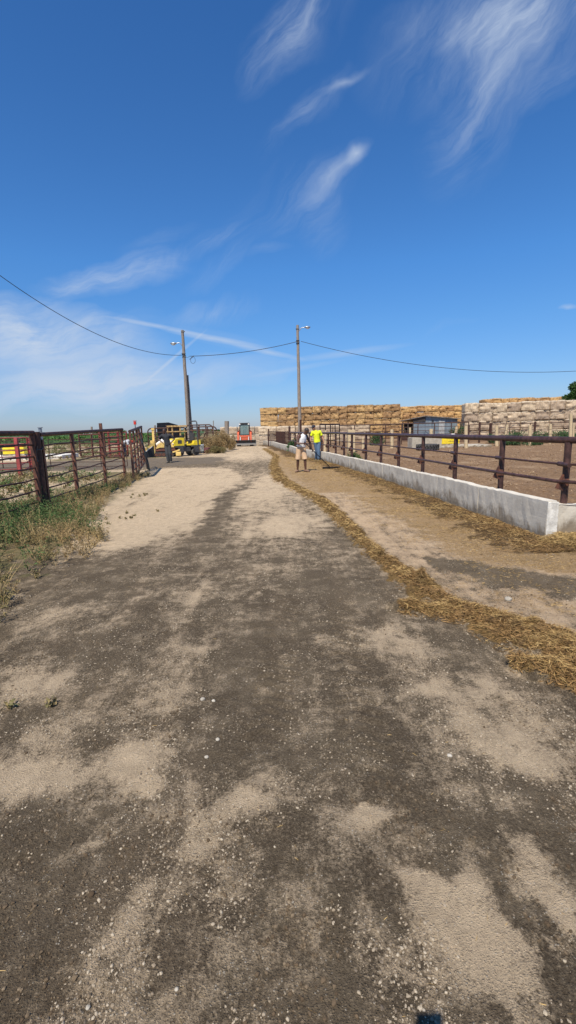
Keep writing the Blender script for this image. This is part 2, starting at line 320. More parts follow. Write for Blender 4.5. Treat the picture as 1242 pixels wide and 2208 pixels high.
def masks(x, y):
    """what the ground is made of: sandy gravel, dark mud, straw, pen dirt, green growth, fresh asphalt"""
    d = np.maximum(np.abs(y), 1.0)
    w1 = (fbm(x, y, 0.22, 4, 1, 0.65) - .5); w2 = (fbm(x, y, 0.22, 4, 5, 0.65) - .5)
    W1 = (fbm(x, y, 2.2, 4, 21, 0.6) - .5); W2 = (fbm(x, y, 2.2, 4, 25, 0.6) - .5)
    s = 0.10 * np.sqrt(d); s2 = 0.13 * d * 0.5
    X = x + w1 * s * 1.5 + W1 * s2; Y = y + w2 * s * 2.0 + W2 * s2 * 2
    light = np.full(x.shape, 0.30)
    for (cx, cy, rx, ry, k) in BL:
        r = np.hypot((X - cx) / (rx * 1.1), (Y - cy) / (ry * 1.1))
        light = light + k * np.clip(1.15 - r, 0, 1) ** 0.9 * 0.95 * (.45 + 1.1 * fbm(x, y, .16 * math.sqrt(max(cy, 1)), 3, 141, .6) if k > 0 else 1)
    # sandy apron between road and fence: sharp lower edge
    far = sstep(6.9, 7.6, Y + (X + 2) * 0.1)
    apron = sstep(-1.35, -1.75, X + 0.03 * (Y - 8)) * far * sstep(23, 20, Y)
    light = np.maximum(light, apron * (1.2 - 1.3 * np.clip(fbm(x, y * .55, .9, 4, 145, .6) - .5, 0, 1) - .7 * np.clip(fbm(x, y, .3, 3, 147, .6) - .55, 0, 1)))
    light = np.where(y > 22, np.maximum(light, 0.75 * sstep(22, 27, Y) * sstep(3, 0.5, x)), light)
    light = np.where(y > 26, np.maximum(light, 0.9 * sstep(25, 28, Y)), light)
    wx = wallx(y)
    side = wx - 0.0 - x                      # metres left of the feed bunk wall
    # feed lane between windrow and wall
    wnd_x = np.interp(y, [p[1] for p in WIND], [p[0] for p in WIND])
    lane = sstep(0.0, 0.25, x - wnd_x + w1 * .3) * sstep(-0.2, 0.0, side) * sstep(1.8, 3.2, y) * sstep(60, 45, y)
    lanel = 0.86 - 1.7 * np.clip(1.25 - pseg(X, Y, [(1.75, 5.6), (2.1, 5.2), (2.5, 4.75), (3.1, 4.3), (3.8, 3.9)], [0.12, 0.3, 0.34, 0.25, 0.15]), 0, 1) - 0.25 * W1
    light = light * (1 - lane) + lane * lanel
    chaff = lane * sstep(2.3, 1.1, side + w1 * 1.0 + (y > 12) * -1.0) * 0.95 * sstep(3.6, 4.6, y)
    chaff = np.maximum(chaff, lane * sstep(10, 16, y) * 0.7); chaff = chaff * np.clip(pseg(X, Y, [(1.9, 5.5), (2.5, 4.75), (3.4, 4.15)], [.15, .36, .3]) - .6, 0, 1)
    base = sstep(1.05, 0.30, side + w1 * 1.3 + W1 * 1.1) * (side > -0.15) * sstep(5.2, 6.2, y) * sstep(60, 45, y) # dark damp litter at the wall foot
    wr = pseg(x + w1 * 0.35, y + w2 * 0.35, WIND, WHW)
    wr = np.minimum(wr, pseg(x + w1 * 0.3, y + w2 * 0.3, LOBE, LHW)); wr = np.minimum(wr, pseg(x + w1 * 0.3, y + w2 * 0.3, LOBE2, LHW2))
    straw = sstep(1.1, 0.5, wr + (fbm(x, y, .12, 3, 77) - .5) * 1.0 + (fbm(x, y, .5, 3, 79) - .5) * .8) * .92
    pile = np.hypot((x - 4.6) / 1.15, (y - 6.15) / 0.42); straw2 = sstep(1.1, 0.85, pile + w1)
    pen = sstep(0.02, 0.12, -side) * (y > 6.5); pen = np.maximum(pen, (x > 3.66) * sstep(6.62, 6.7, y))
    right_far = sstep(51, 56, y) * sstep(-4, -1, x); pen = np.maximum(pen, right_far)
    green = sstep(-4.7, -6.2, x + W1 * 4 - 0.02 * y) * sstep(1.0, 3.0, y) * np.clip(fbm(x, y, 3.0, 4, 91) * 2.4 - 0.75 + 0.5 * (y < 10), 0, 1)
    green = np.maximum(green, sstep(-2.9, -3.8, x + w1 * 1.4 + W1 * 1.5 - (y - 7) * -0.22 * (y > 7)) * sstep(9.5, 8.0, y) * (y > -20))
    vstrip = sstep(0.9, 0.4, np.abs(x + 4.85 + (y - 10) * 0.1 + W1 * .8)) * sstep(17.5, 16, y) * (y > 7)
    green = np.maximum(green, vstrip * .55)
    green = np.maximum(green, sstep(66, 74, y + W1 * 10) * sstep(-9, -14, x))
    farfield = sstep(85, 110, y) * 0.8; green = np.maximum(green, farfield)
    asph = sstep(22.3, 22.9, Y - 0.22 * (x + 6)) * sstep(30.5, 29.0, Y + 0.0 * x) * sstep(-3.0, -4.2, X + w1) * (x > -30) * (0.75 + .4 * W1)
    asph = np.clip(asph, 0, 1)
    green = green * (1 - asph); pen = pen * (1 - sstep(0.0, 1, farfield) * .6)
    return dict(light=light, straw=np.maximum(straw, straw2), chaff=chaff, base=base, pen=pen, green=green, asph=asph, wr=wr, pile=pile, side=side, lane=lane)
def height(x, y, mk=None):
    mk = mk or masks(x, y); d = np.maximum(np.abs(y), 1)
    fine = np.clip(3.2 / d, 0, 1)
    h = (fbm(x, y, 1.9, 3, 31) - .5) * 0.035 + (fbm(x, y, 0.32, 3, 33) - .5) * 0.014
    h = h + (fbm(x, y, 0.05, 3, 35, .65) - .5) * 0.009 * (1.25 - .8 * np.clip(mk['light'], 0, 1)) * (0.5 + 0.9 * fbm(x, y, .6, 2, 3))
    cl = fbm(x, y, 0.022, 2, 37); h = h + np.clip(cl - .62, 0, 1) * 0.03 * fine * sstep(.45, .6, fbm(x, y, .5, 3, 41))
    h = h * np.where(y > 40, .5, 1)
    # faint wheel tracks along the lane with tread marks
    for tx in (-0.16, 0.36):
        u = np.clip(1 - np.abs(x - tx - 0.02 * y + 0.04 * np.sin(y)) / 0.16, 0, 1)
        h = h - 0.007 * u + 0.0055 * np.sin(y * 62 + np.abs(x - tx) * 40) * (u > .2) * sstep(6, 3.5, y) * sstep(1.5, 2.2, y) * sstep(.35, .6, fbm(x, y, .5, 2, 51))
    pr_ = vnoise(x / .11, y / .11, 151); h = h - .006 * sstep(.62, .8, pr_) * sstep(.4, .6, fbm(x, y, 1.1, 2, 153)) * fine ** .5
    h = h + .005 * (fbm(x * 4, y * .55, 1.0, 3, 155) - .5)
    h = h + 0.10 * np.clip(1.05 - mk['wr'], 0, 1) ** .7 * (0.1 + 1.5 * fbm(x, y, .16, 3, 61, .6) ** 1.5) * sstep(60, 20, y)
    h = h + 0.16 * np.clip(1 - mk['pile'], 0, 1) ** .6 + mk['base'] * 0.05 * fbm(x, y, .35, 3, 63) 
    h = h + mk['pen'] * ((fbm(x, y, .35, 4, 71, .6) - .45) * 0.10 - .03 * sstep(.6, .8, vnoise(x / .2, y / .2, 73))) * sstep(80, 30, y) + mk['green'] * 0.03
    return h
def rows():
    ys = list(np.linspace(-14, 0.0, 18)); y = 0.3
    while y < 62: ys.append(y); y += max(0.0085, 0.0062 * y)
    while y < 9000: ys.append(y); y *= 1.07
    return np.array(ys + [9000])
ys = rows(); nc = 440
u_in = np.linspace(-1, 1, nc); out_ = np.array([0.02, 0.06, 0.13, .22, .35, .55, .8, 1.0])
yr = np.maximum(ys, 0.3); hw = 1.35 + 0.80 * yr; hwo = 40 + 2.2 * yr
GX = np.concatenate([-(hw[:, None] + (hwo - hw)[:, None] * out_[::-1]), hw[:, None] * u_in, hw[:, None] + (hwo - hw)[:, None] * out_], axis=1)
GY = np.repeat(ys[:, None], GX.shape[1], 1)
mk = masks(GX, GY); GZ = height(GX, GY, mk)
GZ = np.where(GY > 300, 0, GZ)
nr, ncc = GX.shape
idx = np.arange(nr * ncc).reshape(nr, ncc)
F = np.stack([idx[:-1, :-1], idx[:-1, 1:], idx[1:, 1:], idx[1:, :-1]], -1).reshape(-1, 4)
def ground_z(x, y):
    return float(height(np.array([float(x)]), np.array([float(y)]))[0])

gm_, g, b = newmat('road dirt')
v = coords(g, 'Object')
A = lambda nm: (lambda n: (setattr(n, 'attribute_name', nm), n.outputs['Fac'])[1])(g.nodes.new('ShaderNodeAttribute'))
n_mid = noise(g, v, 11, 8, .72, .2); n_fine = noise(g, v, 75, 6, .75); n_grit = noise(g, v, 260, 3, .8); n_big = noise(g, v, 1.3, 5, .6)
cell = g.nodes.new('ShaderNodeTexVoronoi'); cell.inputs['Scale'].default_value = 130; L(g, v, cell.inputs['Vector'])
cell2 = g.nodes.new('ShaderNodeTexVoronoi'); cell2.inputs['Scale'].default_value = 60; L(g, v, cell2.inputs['Vector'])
light = A('light')
n_str = noise(g, coords(g, 'Object', (9, 1.3, 5)), 1, 8, .75, .5); n_lo = noise(g, v, 3.4, 8, .75, .3); n_str2 = noise(g, coords(g, 'Object', (2.6, .5, 2)), 1, 6, .7, .5)
n_vf = noise(g, v, 130, 4, .85)
lm = light
for nn_, k_ in ((n_mid, 2.1), (n_fine, 1.9), (n_str, 1.4), (n_lo, 2.5), (n_vf, .85), (n_str2, 1.0)):
    lm = mathn(g, 'ADD', lm, mathn(g, 'MULTIPLY', mathn(g, 'SUBTRACT', nn_, .5), k_))
lmask = mapr(g, lm, 0.10, 1.18)
dark_c = mixc(g, mapr(g, n_big, .35, .65), DARK1, DARK2)
dark_c = mixc(g, mapr(g, n_fine, .36, .68, 0, .8), dark_c, DARK3); dark_c = mixc(g, mapr(g, n_vf, .5, .34, 0, .45), dark_c, tuple(q * .45 for q in DARK1)); dark_c = mixc(g, mapr(g, n_lo, .45, .62, 0, .55), dark_c, DARK3); dark_c = mixc(g, mapr(g, n_str2, .48, .66, 0, .55), dark_c, DARK4)
light_c = mixc(g, mapr(g, n_mid, .3, .7), LIGHT1, LIGHT2)
light_c = mixc(g, mapr(g, n_grit, .55, .8, 0, .6), light_c, (.66, .55, .42))
light_c = mixc(g, mapr(g, n_grit, .45, .25, 0, .55), light_c, (.16, .125, .09)); light_c = mixc(g, mapr(g, n_vf, .47, .34, 0, .7), light_c, (.17, .13, .095))
light_c = mixc(g, A('lane'), light_c, mixc(g, mapr(g, n_mid, .35, .65), LANE1, LANE2)); col = mixc(g, lmask, dark_c, light_c)
# pale chips of limestone pressed into the surface
sepc = g.nodes.new('ShaderNodeSeparateColor'); L(g, cell.outputs['Color'], sepc.inputs[0])
chip = mathn(g, 'MULTIPLY', mapr(g, cell.outputs['Distance'], .42, .30), mathn(g, 'GREATER_THAN', mathn(g, 'ADD', sepc.outputs[0], mathn(g, 'MULTIPLY', mathn(g, 'SUBTRACT', n_lo, .5), 1.1)), .93))
sepd = g.nodes.new('ShaderNodeSeparateColor'); L(g, cell2.outputs['Color'], sepd.inputs[0])
chip2 = mathn(g, 'MULTIPLY', mapr(g, cell2.outputs['Distance'], .30, .2), mathn(g, 'GREATER_THAN', mathn(g, 'ADD', sepd.outputs[0], mathn(g, 'MULTIPLY', mathn(g, 'SUBTRACT', n_lo, .5), .6)), 1.01))
col = mixc(g, mathn(g, 'MULTIPLY', mathn(g, 'MAXIMUM', chip, chip2), .6), col, mixc(g, sepc.outputs[1], (.30, .26, .20), (.60, .55, .46)))
# straw litter
sn = noise(g, coords(g, 'Object', (40, 90, 40)), 1, 5, .75, 1.5); sn2 = noise(g, coords(g, 'Object', (80, 30, 30)), 1, 5, .7, 1.5)
straw_c = mixc(g, mapr(g, sn, .35, .65), STRAW_D, STRAW_L); straw_c = mixc(g, mapr(g, sn2, .54, .75, 0, .7), straw_c, (.46, .32, .14))
stm = mapr(g, mathn(g, 'ADD', A('straw'), mathn(g, 'MULTIPLY', mathn(g, 'SUBTRACT', n_fine, .5), .6)), .3, .6)
chm = mapr(g, mathn(g, 'ADD', A('chaff'), mathn(g, 'MULTIPLY', mathn(g, 'SUBTRACT', n_mid, .5), 1.6)), .25, .95, 0, .8)
chaff_c = mixc(g, mapr(g, n_fine, .35, .65), CHAFF_D, CHAFF_L)
col = mixc(g, chm, col, chaff_c)
bsm = mapr(g, mathn(g, 'ADD', A('base'), mathn(g, 'MULTIPLY', mathn(g, 'SUBTRACT', n_mid, .5), 1.0)), .25, .65, 0, .95)
col = mixc(g, bsm, col, mixc(g, mapr(g, n_fine, .4, .65), (.045, .028, .014), (.14, .085, .036)))
col = mixc(g, stm, col, straw_c)
# pen dirt, growth, asphalt
pen_c = mixc(g, mapr(g, n_mid, .35, .65), PEN1, PEN2); pen_c = mixc(g, mapr(g, noise(g, v, 0.35, 5, .6), .5, .7), pen_c, PEN3)
pen_c = mixc(g, mapr(g, n_fine, .6, .8, 0, .6), pen_c, (.42, .33, .24))
col = mixc(g, A('pen'), col, pen_c)
grn_n = noise(g, v, .8, 8, .7)
grn_c = mixc(g, mapr(g, grn_n, .4, .62), (.10, .095, .04), (.24, .18, .10)); grn_c = mixc(g, mapr(g, n_mid, .45, .7, 0, .6), grn_c, (.07, .07, .03))
col = mixc(g, mapr(g, mathn(g, 'ADD', A('green'), mathn(g, 'MULTIPLY', mathn(g, 'SUBTRACT', n_mid, .5), .6)), .3, .8), col, grn_c)
as_c = mixc(g, mapr(g, n_mid, .35, .65), (.098, .080, .060), (.175, .14, .10))
col = mixc(g, mapr(g, mathn(g, 'ADD', A('asph'), mathn(g, 'MULTIPLY', mathn(g, 'SUBTRACT', n_mid, .5), .5)), .3, .7), col, as_c)
L(g, col, b.inputs['Base Color']); b.inputs['Roughness'].default_value = .95; b.inputs['Specular IOR Level'].default_value = .15
h1 = mathn(g, 'ADD', mathn(g, 'MULTIPLY', n_fine, .5), mathn(g, 'MULTIPLY', n_grit, .22))
h1 = mathn(g, 'ADD', h1, mathn(g, 'MULTIPLY', mapr(g, cell.outputs['Distance'], .5, .1), .22))
h1 = mathn(g, 'ADD', h1, mathn(g, 'MULTIPLY', n_vf, .35)); h1 = mathn(g, 'ADD', h1, mathn(g, 'MULTIPLY', n_mid, .25))
bump(g, h1, 1.0, .021, b)
ground = npmesh('ground', np.stack([GX, GY, GZ], -1).reshape(-1, 3), F, gm_, smooth=True,
    attrs={k: mk[k] for k in ('light', 'lane', 'straw', 'chaff', 'base', 'pen', 'green', 'asph')})
tag(ground, kind='structure')
# ================================================================ MATERIALS
rust = simple('rusty pipe', (.085, .035, .022), (.028, .014, .011), 14, .62, .25, .3, .004)
rust_b = simple('brown weathered tube', (.16, .062, .035), (.06, .026, .018), 12, .6, .2, .3, .004)
rust_p = simple('brown oiled pipe', (.105, .052, .042), (.045, .024, .02), 10, .42, .3, .25, .004)
galv = simple('galvanised steel', (.42, .44, .46), (.30, .32, .34), 20, .4, .7, .1, .003)
red_p = simple('red painted tube', (.22, .022, .02), (.10, .016, .014), 12, .5, .1, .15, .003)
black_s = simple('black steel', (.018, .019, .022), (.03, .03, .032), 12, .5, .3, .2, .004)
yellow_p = simple('yellow machine paint', (.80, .62, .03), (.62, .46, .03), 5, .35, 0, .05, .002)
cream_p = simple('faded cream yellow paint', (.72, .52, .17), (.55, .36, .10), 6, .5, 0, .1, .003)
cream_w = simple('pale cream wood', (.55, .44, .27), (.36, .27, .16), 9, .8, 0, .3, .006, stretch=(6, 6, 1))  # pale cream is the timber's own colour
grey_w = simple('weathered grey wood', (.27, .23, .19), (.13, .105, .085), 9, .85, 0, .5, .012, stretch=(5, 5, .45), rand=.2)
white_p = simple('off white paint', (.72, .70, .66), (.55, .53, .5), 8, .5, 0, .05, .002)
dgrey = simple('dark grey casting', (.05, .052, .056), (.085, .085, .088), 9, .5, .3, .2, .004)
rubber = simple('black rubber', (.022, .022, .023), (.05, .046, .042), 9, .8, 0, .3, .006)
orange_p = simple('orange machine paint', (.62, .12, .045), (.45, .09, .04), 6, .45, 0, .08, .002)
glass_m, g2, b2 = newmat('cab glass'); b2.inputs['Base Color'].default_value = (.30, .42, .42, 1); b2.inputs['Roughness'].default_value = .06; b2.inputs['Transmission Weight'].default_value = .55; b2.inputs['IOR'].default_value = 1.45
lamp_m = simple('lamp lens', (.75, .74, .7), (.6, .6, .58), 9, .2, 0, 0)
red_l = simple('red lamp lens', (.6, .04, .03), (.35, .03, .02), 9, .3, 0, 0)
wire_m = simple('black cable', (.02, .02, .024), None, 9, .6, 0, 0)
stone_w = simple('white limestone', (.42, .385, .32), (.28, .25, .20), 30, .85, 0, .4, .004, rand=.3)
skin_a = simple('suntanned skin', (.33, .155, .095), (.26, .115, .07), 9, .5, 0, .05, .001)
skin_b = simple('dark tanned skin', (.105, .048, .03), (.075, .035, .023), 9, .45, 0, .05, .001)
hair_m = simple('dark hair', (.012, .009, .008), (.03, .02, .015), 60, .6, 0, .3, .003)
cloth = lambda nm, c, r=.85: simple(nm, c, tuple(q * .78 for q in c), 7, r, 0, .5, .012, stretch=(1, 1, .5))
tee_y = cloth('hi vis yellow cotton', (.72, .80, .02)); tank_w = cloth('white cotton', (.74, .74, .74)); khaki = cloth('tan cotton twill', (.56, .38, .23))
denim = cloth('blue denim', (.075, .13, .21)); navy = cloth('navy cloth', (.02, .022, .04)); black_c = cloth('dark charcoal cotton', (.022, .024, .03)); grey_c = cloth('dark grey work trousers', (.045, .047, .05))
shoe_m = cloth('grey brown shoe leather', (.10, .09, .075)); red_c = cloth('red cloth', (.45, .03, .02)); light_c_ = cloth('pale grey cotton', (.42, .43, .45))

# ---------------------------------------------------------------- concrete feed bunk blocks
cm, g, b = newmat('weathered concrete')
v = coords(g, 'Object'); a_ = noise(g, v, 2.3, 8, .68, .4); c_ = noise(g, v, 22, 6, .75)
scr = noise(g, coords(g, 'Object', (1.2, 1.2, 9)), 2.2, 6, .7, 1.2)
col = mixc(g, mapr(g, a_, .35, .68), (.55, .505, .42), (.44, .40, .33)); col = mixc(g, mapr(g, scr, .63, .70, 0, .6), col, (.13, .12, .10)); col = mixc(g, mapr(g, noise(g, v, 5, 7, .8, .6), .6, .68, 0, .5), col, (.60, .57, .50))
col = mixc(g, mapr(g, c_, .6, .8, 0, .5), col, (.52, .50, .46))
sz = g.nodes.new('ShaderNodeSeparateXYZ'); L(g, v, sz.inputs[0])
stain = mapr(g, mathn(g, 'ADD', sz.outputs[2], mathn(g, 'MULTIPLY', mathn(g, 'SUBTRACT', a_, .5), 1.4)), .30, .0, 0, .85)
col = mixc(g, stain, col, (.155, .115, .07))
topw = mapr(g, mathn(g, 'ADD', sz.outputs[2], mathn(g, 'MULTIPLY', c_, .06)), .50, .57, 0, .35); col = mixc(g, topw, col, (.58, .56, .5))
L(g, col, b.inputs['Base Color']); b.inputs['Roughness'].default_value = .9; bump(g, mathn(g, 'ADD', c_, mathn(g, 'MULTIPLY', scr, .8)), .5, .008, b)
HT = [.56, .535, .52, .50, .49, .48, .47, .46, .45, .46, .46, .47, .47]
def block(p, q, h, nm_i, w=.15, h2=None):
    p = Vector((p[0], p[1], 0)); q = Vector((q[0], q[1], 0)); d = (q - p).normalized(); ln = (q - p).length - .016
    nrm = Vector((d.y, -d.x, 0))            # towards the pen
    rn = random.Random(nm_i); n = max(6, int(ln / .12)); h2 = h2 or h; mb = MB(); rings = []
    for i in range(n + 1):
        t = i / n; hh = h + (h2 - h) * t + rn.uniform(-.009, .006) - (.012 if rn.random() < .06 else 0); o = p + d * (ln * t); j = lambda k=.005: rn.uniform(-k, k)
        e = .012
        prof = [(0 + j(), -.25), (.0 + j(), .10), (.008 + j(), .3), (.012 + j(), hh - e), (.012 + e, hh + j(.003)), (w - e, hh + j(.003)), (w + j(), hh - e), (w + .01, .1), (w + .01, -.25)]
        rings.append([o + nrm * a + Vector((0, 0, z)) for a, z in prof])
    k = len(rings[0]); vs = [v for r in rings for v in r]
    fs = [(i * k + j, i * k + j + 1, (i + 1) * k + j + 1, (i + 1) * k + j) for i in range(n) for j in range(k - 1)]
    mb.add(vs, fs); mb.add(rings[0], [tuple(range(k))]); mb.add(rings[-1], [tuple(range(k - 1, -1, -1))])
    return mb
ords = ['first', 'second', 'third', 'fourth', 'fifth', 'sixth', 'seventh', 'eighth', 'ninth', 'tenth', 'eleventh', 'twelfth', 'thirteenth', 'fourteenth', 'fifteenth', 'sixteenth', 'seventeenth', 'eighteenth', 'nineteenth', 'twentieth', 'twenty-first', 'twenty-second']
for i in range(len(WALL) - 1):
    (x0, y0), (x1, y1) = WALL[i], WALL[i + 1]
    t = thing('bunk_block', 'nearest long grey concrete wall block with end coloured sun-bright at the lane' if i == 0 else f'{ords[i]} grey concrete wall block from the near end of the wall', 'concrete block', (x0, y0, 0), group='concrete blocks of the feed wall')
    block(WALL[i], WALL[i + 1], HT[i], i, h2=HT[i + 1] + .01 * (i % 2)).build('block_body', cm, t, world=True)
endm = simple('sun brightened concrete', (.66, .64, .58), (.40, .38, .34), 11, .9, 0, .5, .01)  # whiter than the wall: sunlight on the end face put into the colour
ob = [o for o in COL.objects if o.name == 'bunk_block'][0]
MB().box((3.66 + .085, 6.445, .150), (.15, .02, .79), rz=-.08, bev=.008).build('end_plate', endm, ob, world=True)  # thin skin over the block end, carries the sunlit colour
t = thing('bunk_block', 'low grey concrete wall block turning off to the right beside the sun-bright end', 'concrete block', (3.86, 6.5, 0), group='concrete blocks of the feed wall')
block((3.86, 6.66), (6.4, 6.5), .47, 99, w=-.15).build('block_body', cm, t, world=True)

# ---------------------------------------------------------------- fence on the feed wall
def wpt(y, off, z): 
    return Vector((wallx(y) + off, y, z))
fx = thing('pipe_fence', 'brown pipe fence standing behind the concrete feed wall', 'fence', (4.0, 7.0, 0))
def post_xy(px, py, z): return G(px, py, z)
pp = [(1218, 948), (1080, 947), (981, 945), (911.7, 943.2), (859.6, 941.5), (821.6, 940.3), (789, 939.2), (759, 938), (742, 937.3), (724, 936.5), (708, 935.8), (694, 935)]
def px_of(P_):
    d = Vector(P_) - Vector((0, 0, HC)); return 621 + FPX * d.dot(R_) / d.dot(fw)
def fence_off(y): return np.interp(y, [6.5, 9, 12], [.46, .36, .33])
posts = []
for (px, _y) in pp:
    lo, hi = 5.5, 40.0
    for _ in range(40):
        md = (lo + hi) / 2
        if px_of((wallx(md) + fence_off(md), md, .7)) > px: lo = md
        else: hi = md
    posts.append(wpt(lo, float(fence_off(lo)), 0))
print('post ys', [round(p.y, 2) for p in posts])
while posts[-1].y < 35: posts.append(wpt(posts[-1].y + 2.1, .33, 0))
posts = [Vector((posts[0].x + .9, 5.3, 0)), Vector((posts[0].x + .4, 6.2, 0))][:0] + posts
lead = [Vector((6.6, 3.4, 0)), Vector((5.2, 5.3, 0))]
def railpts(z, dx=0.0): return [Vector((p.x + dx, p.y, z)) for p in lead + posts]
for i, p in enumerate(lead[1:] + posts):
    MB().cyl((p.x, p.y, -.3), (p.x, p.y, 1.36), .048, n=12).build('post', rust_p, fx, world=True)
    if i < 12:
        # triangular saddle plate that carries the neck rail, leaning to the lane
        q = Vector((p.x - .09, p.y, .78)); mb = MB()
        mb.prism([(p.x - .17, .70), (p.x - .045, .66), (p.x - .045, .90), (p.x - .08, .90)], 1, p.y - .05, p.y - .035); mb.box((p.x - .03, p.y - .02, .78), (.10, .10, .11), bev=.01)
        mb.build('rail_bracket', rust_b, fx, world=True)
        MB().cyl((p.x - .055, p.y - .16, 1.04), (p.x - .05, p.y + .12, 1.045), .034, n=10).build('rail_clamp', rust_p, fx, world=True)
MB().tube(railpts(1.39), .05, 12).build('top_rail', rust_p, fx, world=True)
MB().tube(railpts(1.045, -.055), .017, 8).build('middle_rail', rust_p, fx, world=True)
MB().tube(railpts(.80, -.15), .026, 8).build('neck_rail', rust_p, fx, world=True)

# upright-bar feeding barrier further along the wall
hb = thing('headlock_barrier', 'dark upright bar feed barrier standing along the far end of the concrete wall', 'cattle barrier', (0.6, 38, 0))
by = np.linspace(35.5, 50.0, 44)
for k, y in enumerate(by):
    x = wallx(y) + .35
    MB().cyl((x, y, .2), (x, y, 1.45 + .04 * math.sin(k * 2.1)), .022, n=5).build('bar', rust, hb, world=True)
for z in (.5, 1.0, 1.42):
    MB().tube([wpt(y, .38, z) for y in by[::6]], .035, 6).build('rail', rust, hb, world=True)
for (px, top, Y, lb) in [(648, 905, 37.0, 'tall dark brown steel post in front of the right utility pole'), (624, 919, 36.0, 'short dark brown steel post left of the right utility pole'), (579, 925, 46.5, 'thin dark post above the upright bar barrier')]:
    a = at(px, 960, Y); t_ = at(px, top, Y)
    o = MB().cyl((a.x, Y, -.2), (t_.x, Y, t_.z), .085 if Y < 38 else .06, n=10).build('steel_post', rust, None, True); tag(o, lb, 'post', 'dark steel posts by the barrier')

# corral panels in the pen behind
def corral(name, label, p, q, h, nrail, step, mat=rust, r=.028, z0=.25, cat='fence', group=None, thick=1.6):
    t = thing(name, label, cat, (p[0], p[1], 0), group=group)
    p = Vector((p[0], p[1], 0)); q = Vector((q[0], q[1], 0)); ln = (q - p).length; n = max(1, int(round(ln / step)))
    for i in range(n + 1):
        o = p + (q - p) * (i / n); MB().cyl((o.x, o.y, -.2), (o.x, o.y, h), r * 1.5, n=8).build('post', mat, t, True)
    for k in range(nrail):
        z = z0 + (h - z0) * k / (nrail - 1)
        MB().cyl((p.x, p.y, z), (q.x, q.y, z), r * (thick if k == nrail - 1 else 1), n=6).build('rail', mat, t, True)
    return t
A1 = at(690, 924, 38); B1 = at(732, 920, 44.0)
corral('pipe_fence', 'brown pipe corral side behind the man in yellow, dark thick top rail', (A1.x, 38), (B1.x, 44), 1.95, 6, 1.6, thick=2.6)
B2 = at(1010, 925, 41)
corral('pipe_fence', 'long brown pipe corral crossing behind the pale posts and shed', (B1.x, 44), (B2.x, 41), 1.85, 6, 1.5, thick=2.0)
C1 = at(1012, 925, 42.5); C2 = at(1280, 918, 41)
corral('pipe_fence', 'dark pipe fence in front of the grey bale stack at right', (C1.x, 42.5), (C2.x, 41), 1.62, 5, 1.7, r=.024)
for i, (px, tp, Y) in enumerate([(1034, 910, 42.0), (1058, 912, 42.0), (1153, 909, 41.2)]):
    a = at(px, tp, Y); o = MB().cyl((a.x, Y - .1, -.2), (a.x, Y - .1, a.z), .09, n=8).build('steel_post', rust, None, True)
    tag(o, ['dark post left of the slanted pale post, leftmost of three', 'dark post beside the slim pale post, middle of three', 'dark post between two pale posts, rightmost of three'][i], 'post', 'dark posts before the grey bales')
def wood_post(name, label, px, base, top, Y, r, lean=0.0, mat=cream_w, group='pale timber posts in the cattle pen', square=False):
    a = at(px, base, Y); b = at(px + lean, top, Y); t = MB()
    if square: t.box((a.x, Y, b.z / 2 - .1), (r * 2, r * 2, b.z + .2), bev=.02)
    else:
        n = 7; pts = [Vector((a.x + (b.x - a.x) * k / n + random.uniform(-.008, .008), Y + random.uniform(-.008, .008), -.2 + (b.z + .2) * k / n)) for k in range(n + 1)]; t.tube(pts, r * 1.05, 12, r * .93)
    o = t.build(name, mat, None); return tag(o, label, 'post', group)
wood_post('wood_post', 'short pale timber post just right of the man in yellow', 700, 965, 928, 33, .1, 3)
wood_post('wood_post', 'wide pale squared timber post left of the slimmer pale posts', 757, 975, 927, 32, .24, 0, square=True)
wood_post('wood_post', 'small stubby pale post low behind the rails', 783, 962, 944, 36, .11)
wood_post('wood_post', 'slim pale post left of the metal shed', 845, 965, 926, 36, .14)
wood_post('wood_post', 'pale post standing before the open end of the shed', 884, 950, 922, 40, .1)
wood_post('wood_post', 'pale post standing before the front wall of the shed', 930, 960, 925, 37, .16)
wood_post('wood_post', 'pale post leaning right at the right end of the shed', 980, 944, 919, 42, .13, 5)
wood_post('wood_post', 'straight pale post between the shed and the grey bales', 1005, 966, 918, 33, .13)
wood_post('wood_post', 'pale post standing left of the leaning slim stick', 1071, 961, 918, 35, .13)
wood_post('wood_post', 'thin pale stick leaning right before the grey bales', 1087, 945, 916, 41, .09, 7)
wood_post('wood_post', 'pale post with a dark steel post close on its right', 1143, 960, 917, 34.6, .13)
wood_post('wood_post', 'pale banded post among green weeds at right', 1187, 948, 914, 37, .12)
wood_post('wood_post', 'tallest pale post at the right edge of the photo', 1231, 950, 892, 34, .12)
wood_post('wood_post', 'short pale post just right of the tallest post', 1237, 950, 912, 36, .07)
mb = MB()
# wire strands of the timber fence
wf = thing('wire_fence', 'thin wires strung between the pale timber posts across the pen', 'fence', (12, 35.5, 0))
for z in (.45, .8, 1.15): MB().tube([at(757, 950, 32).xy.to_3d() + Vector((0, .2, z)), Vector((8.2, 36.1, z)), Vector((11.4, 37.0, z)), Vector((12.7, 33.1, z)), Vector((15.7, 35, z)), Vector((18, 34.6, z)), Vector((20.6, 34, z))], .014, 4).build('wire', rust, wf, True)

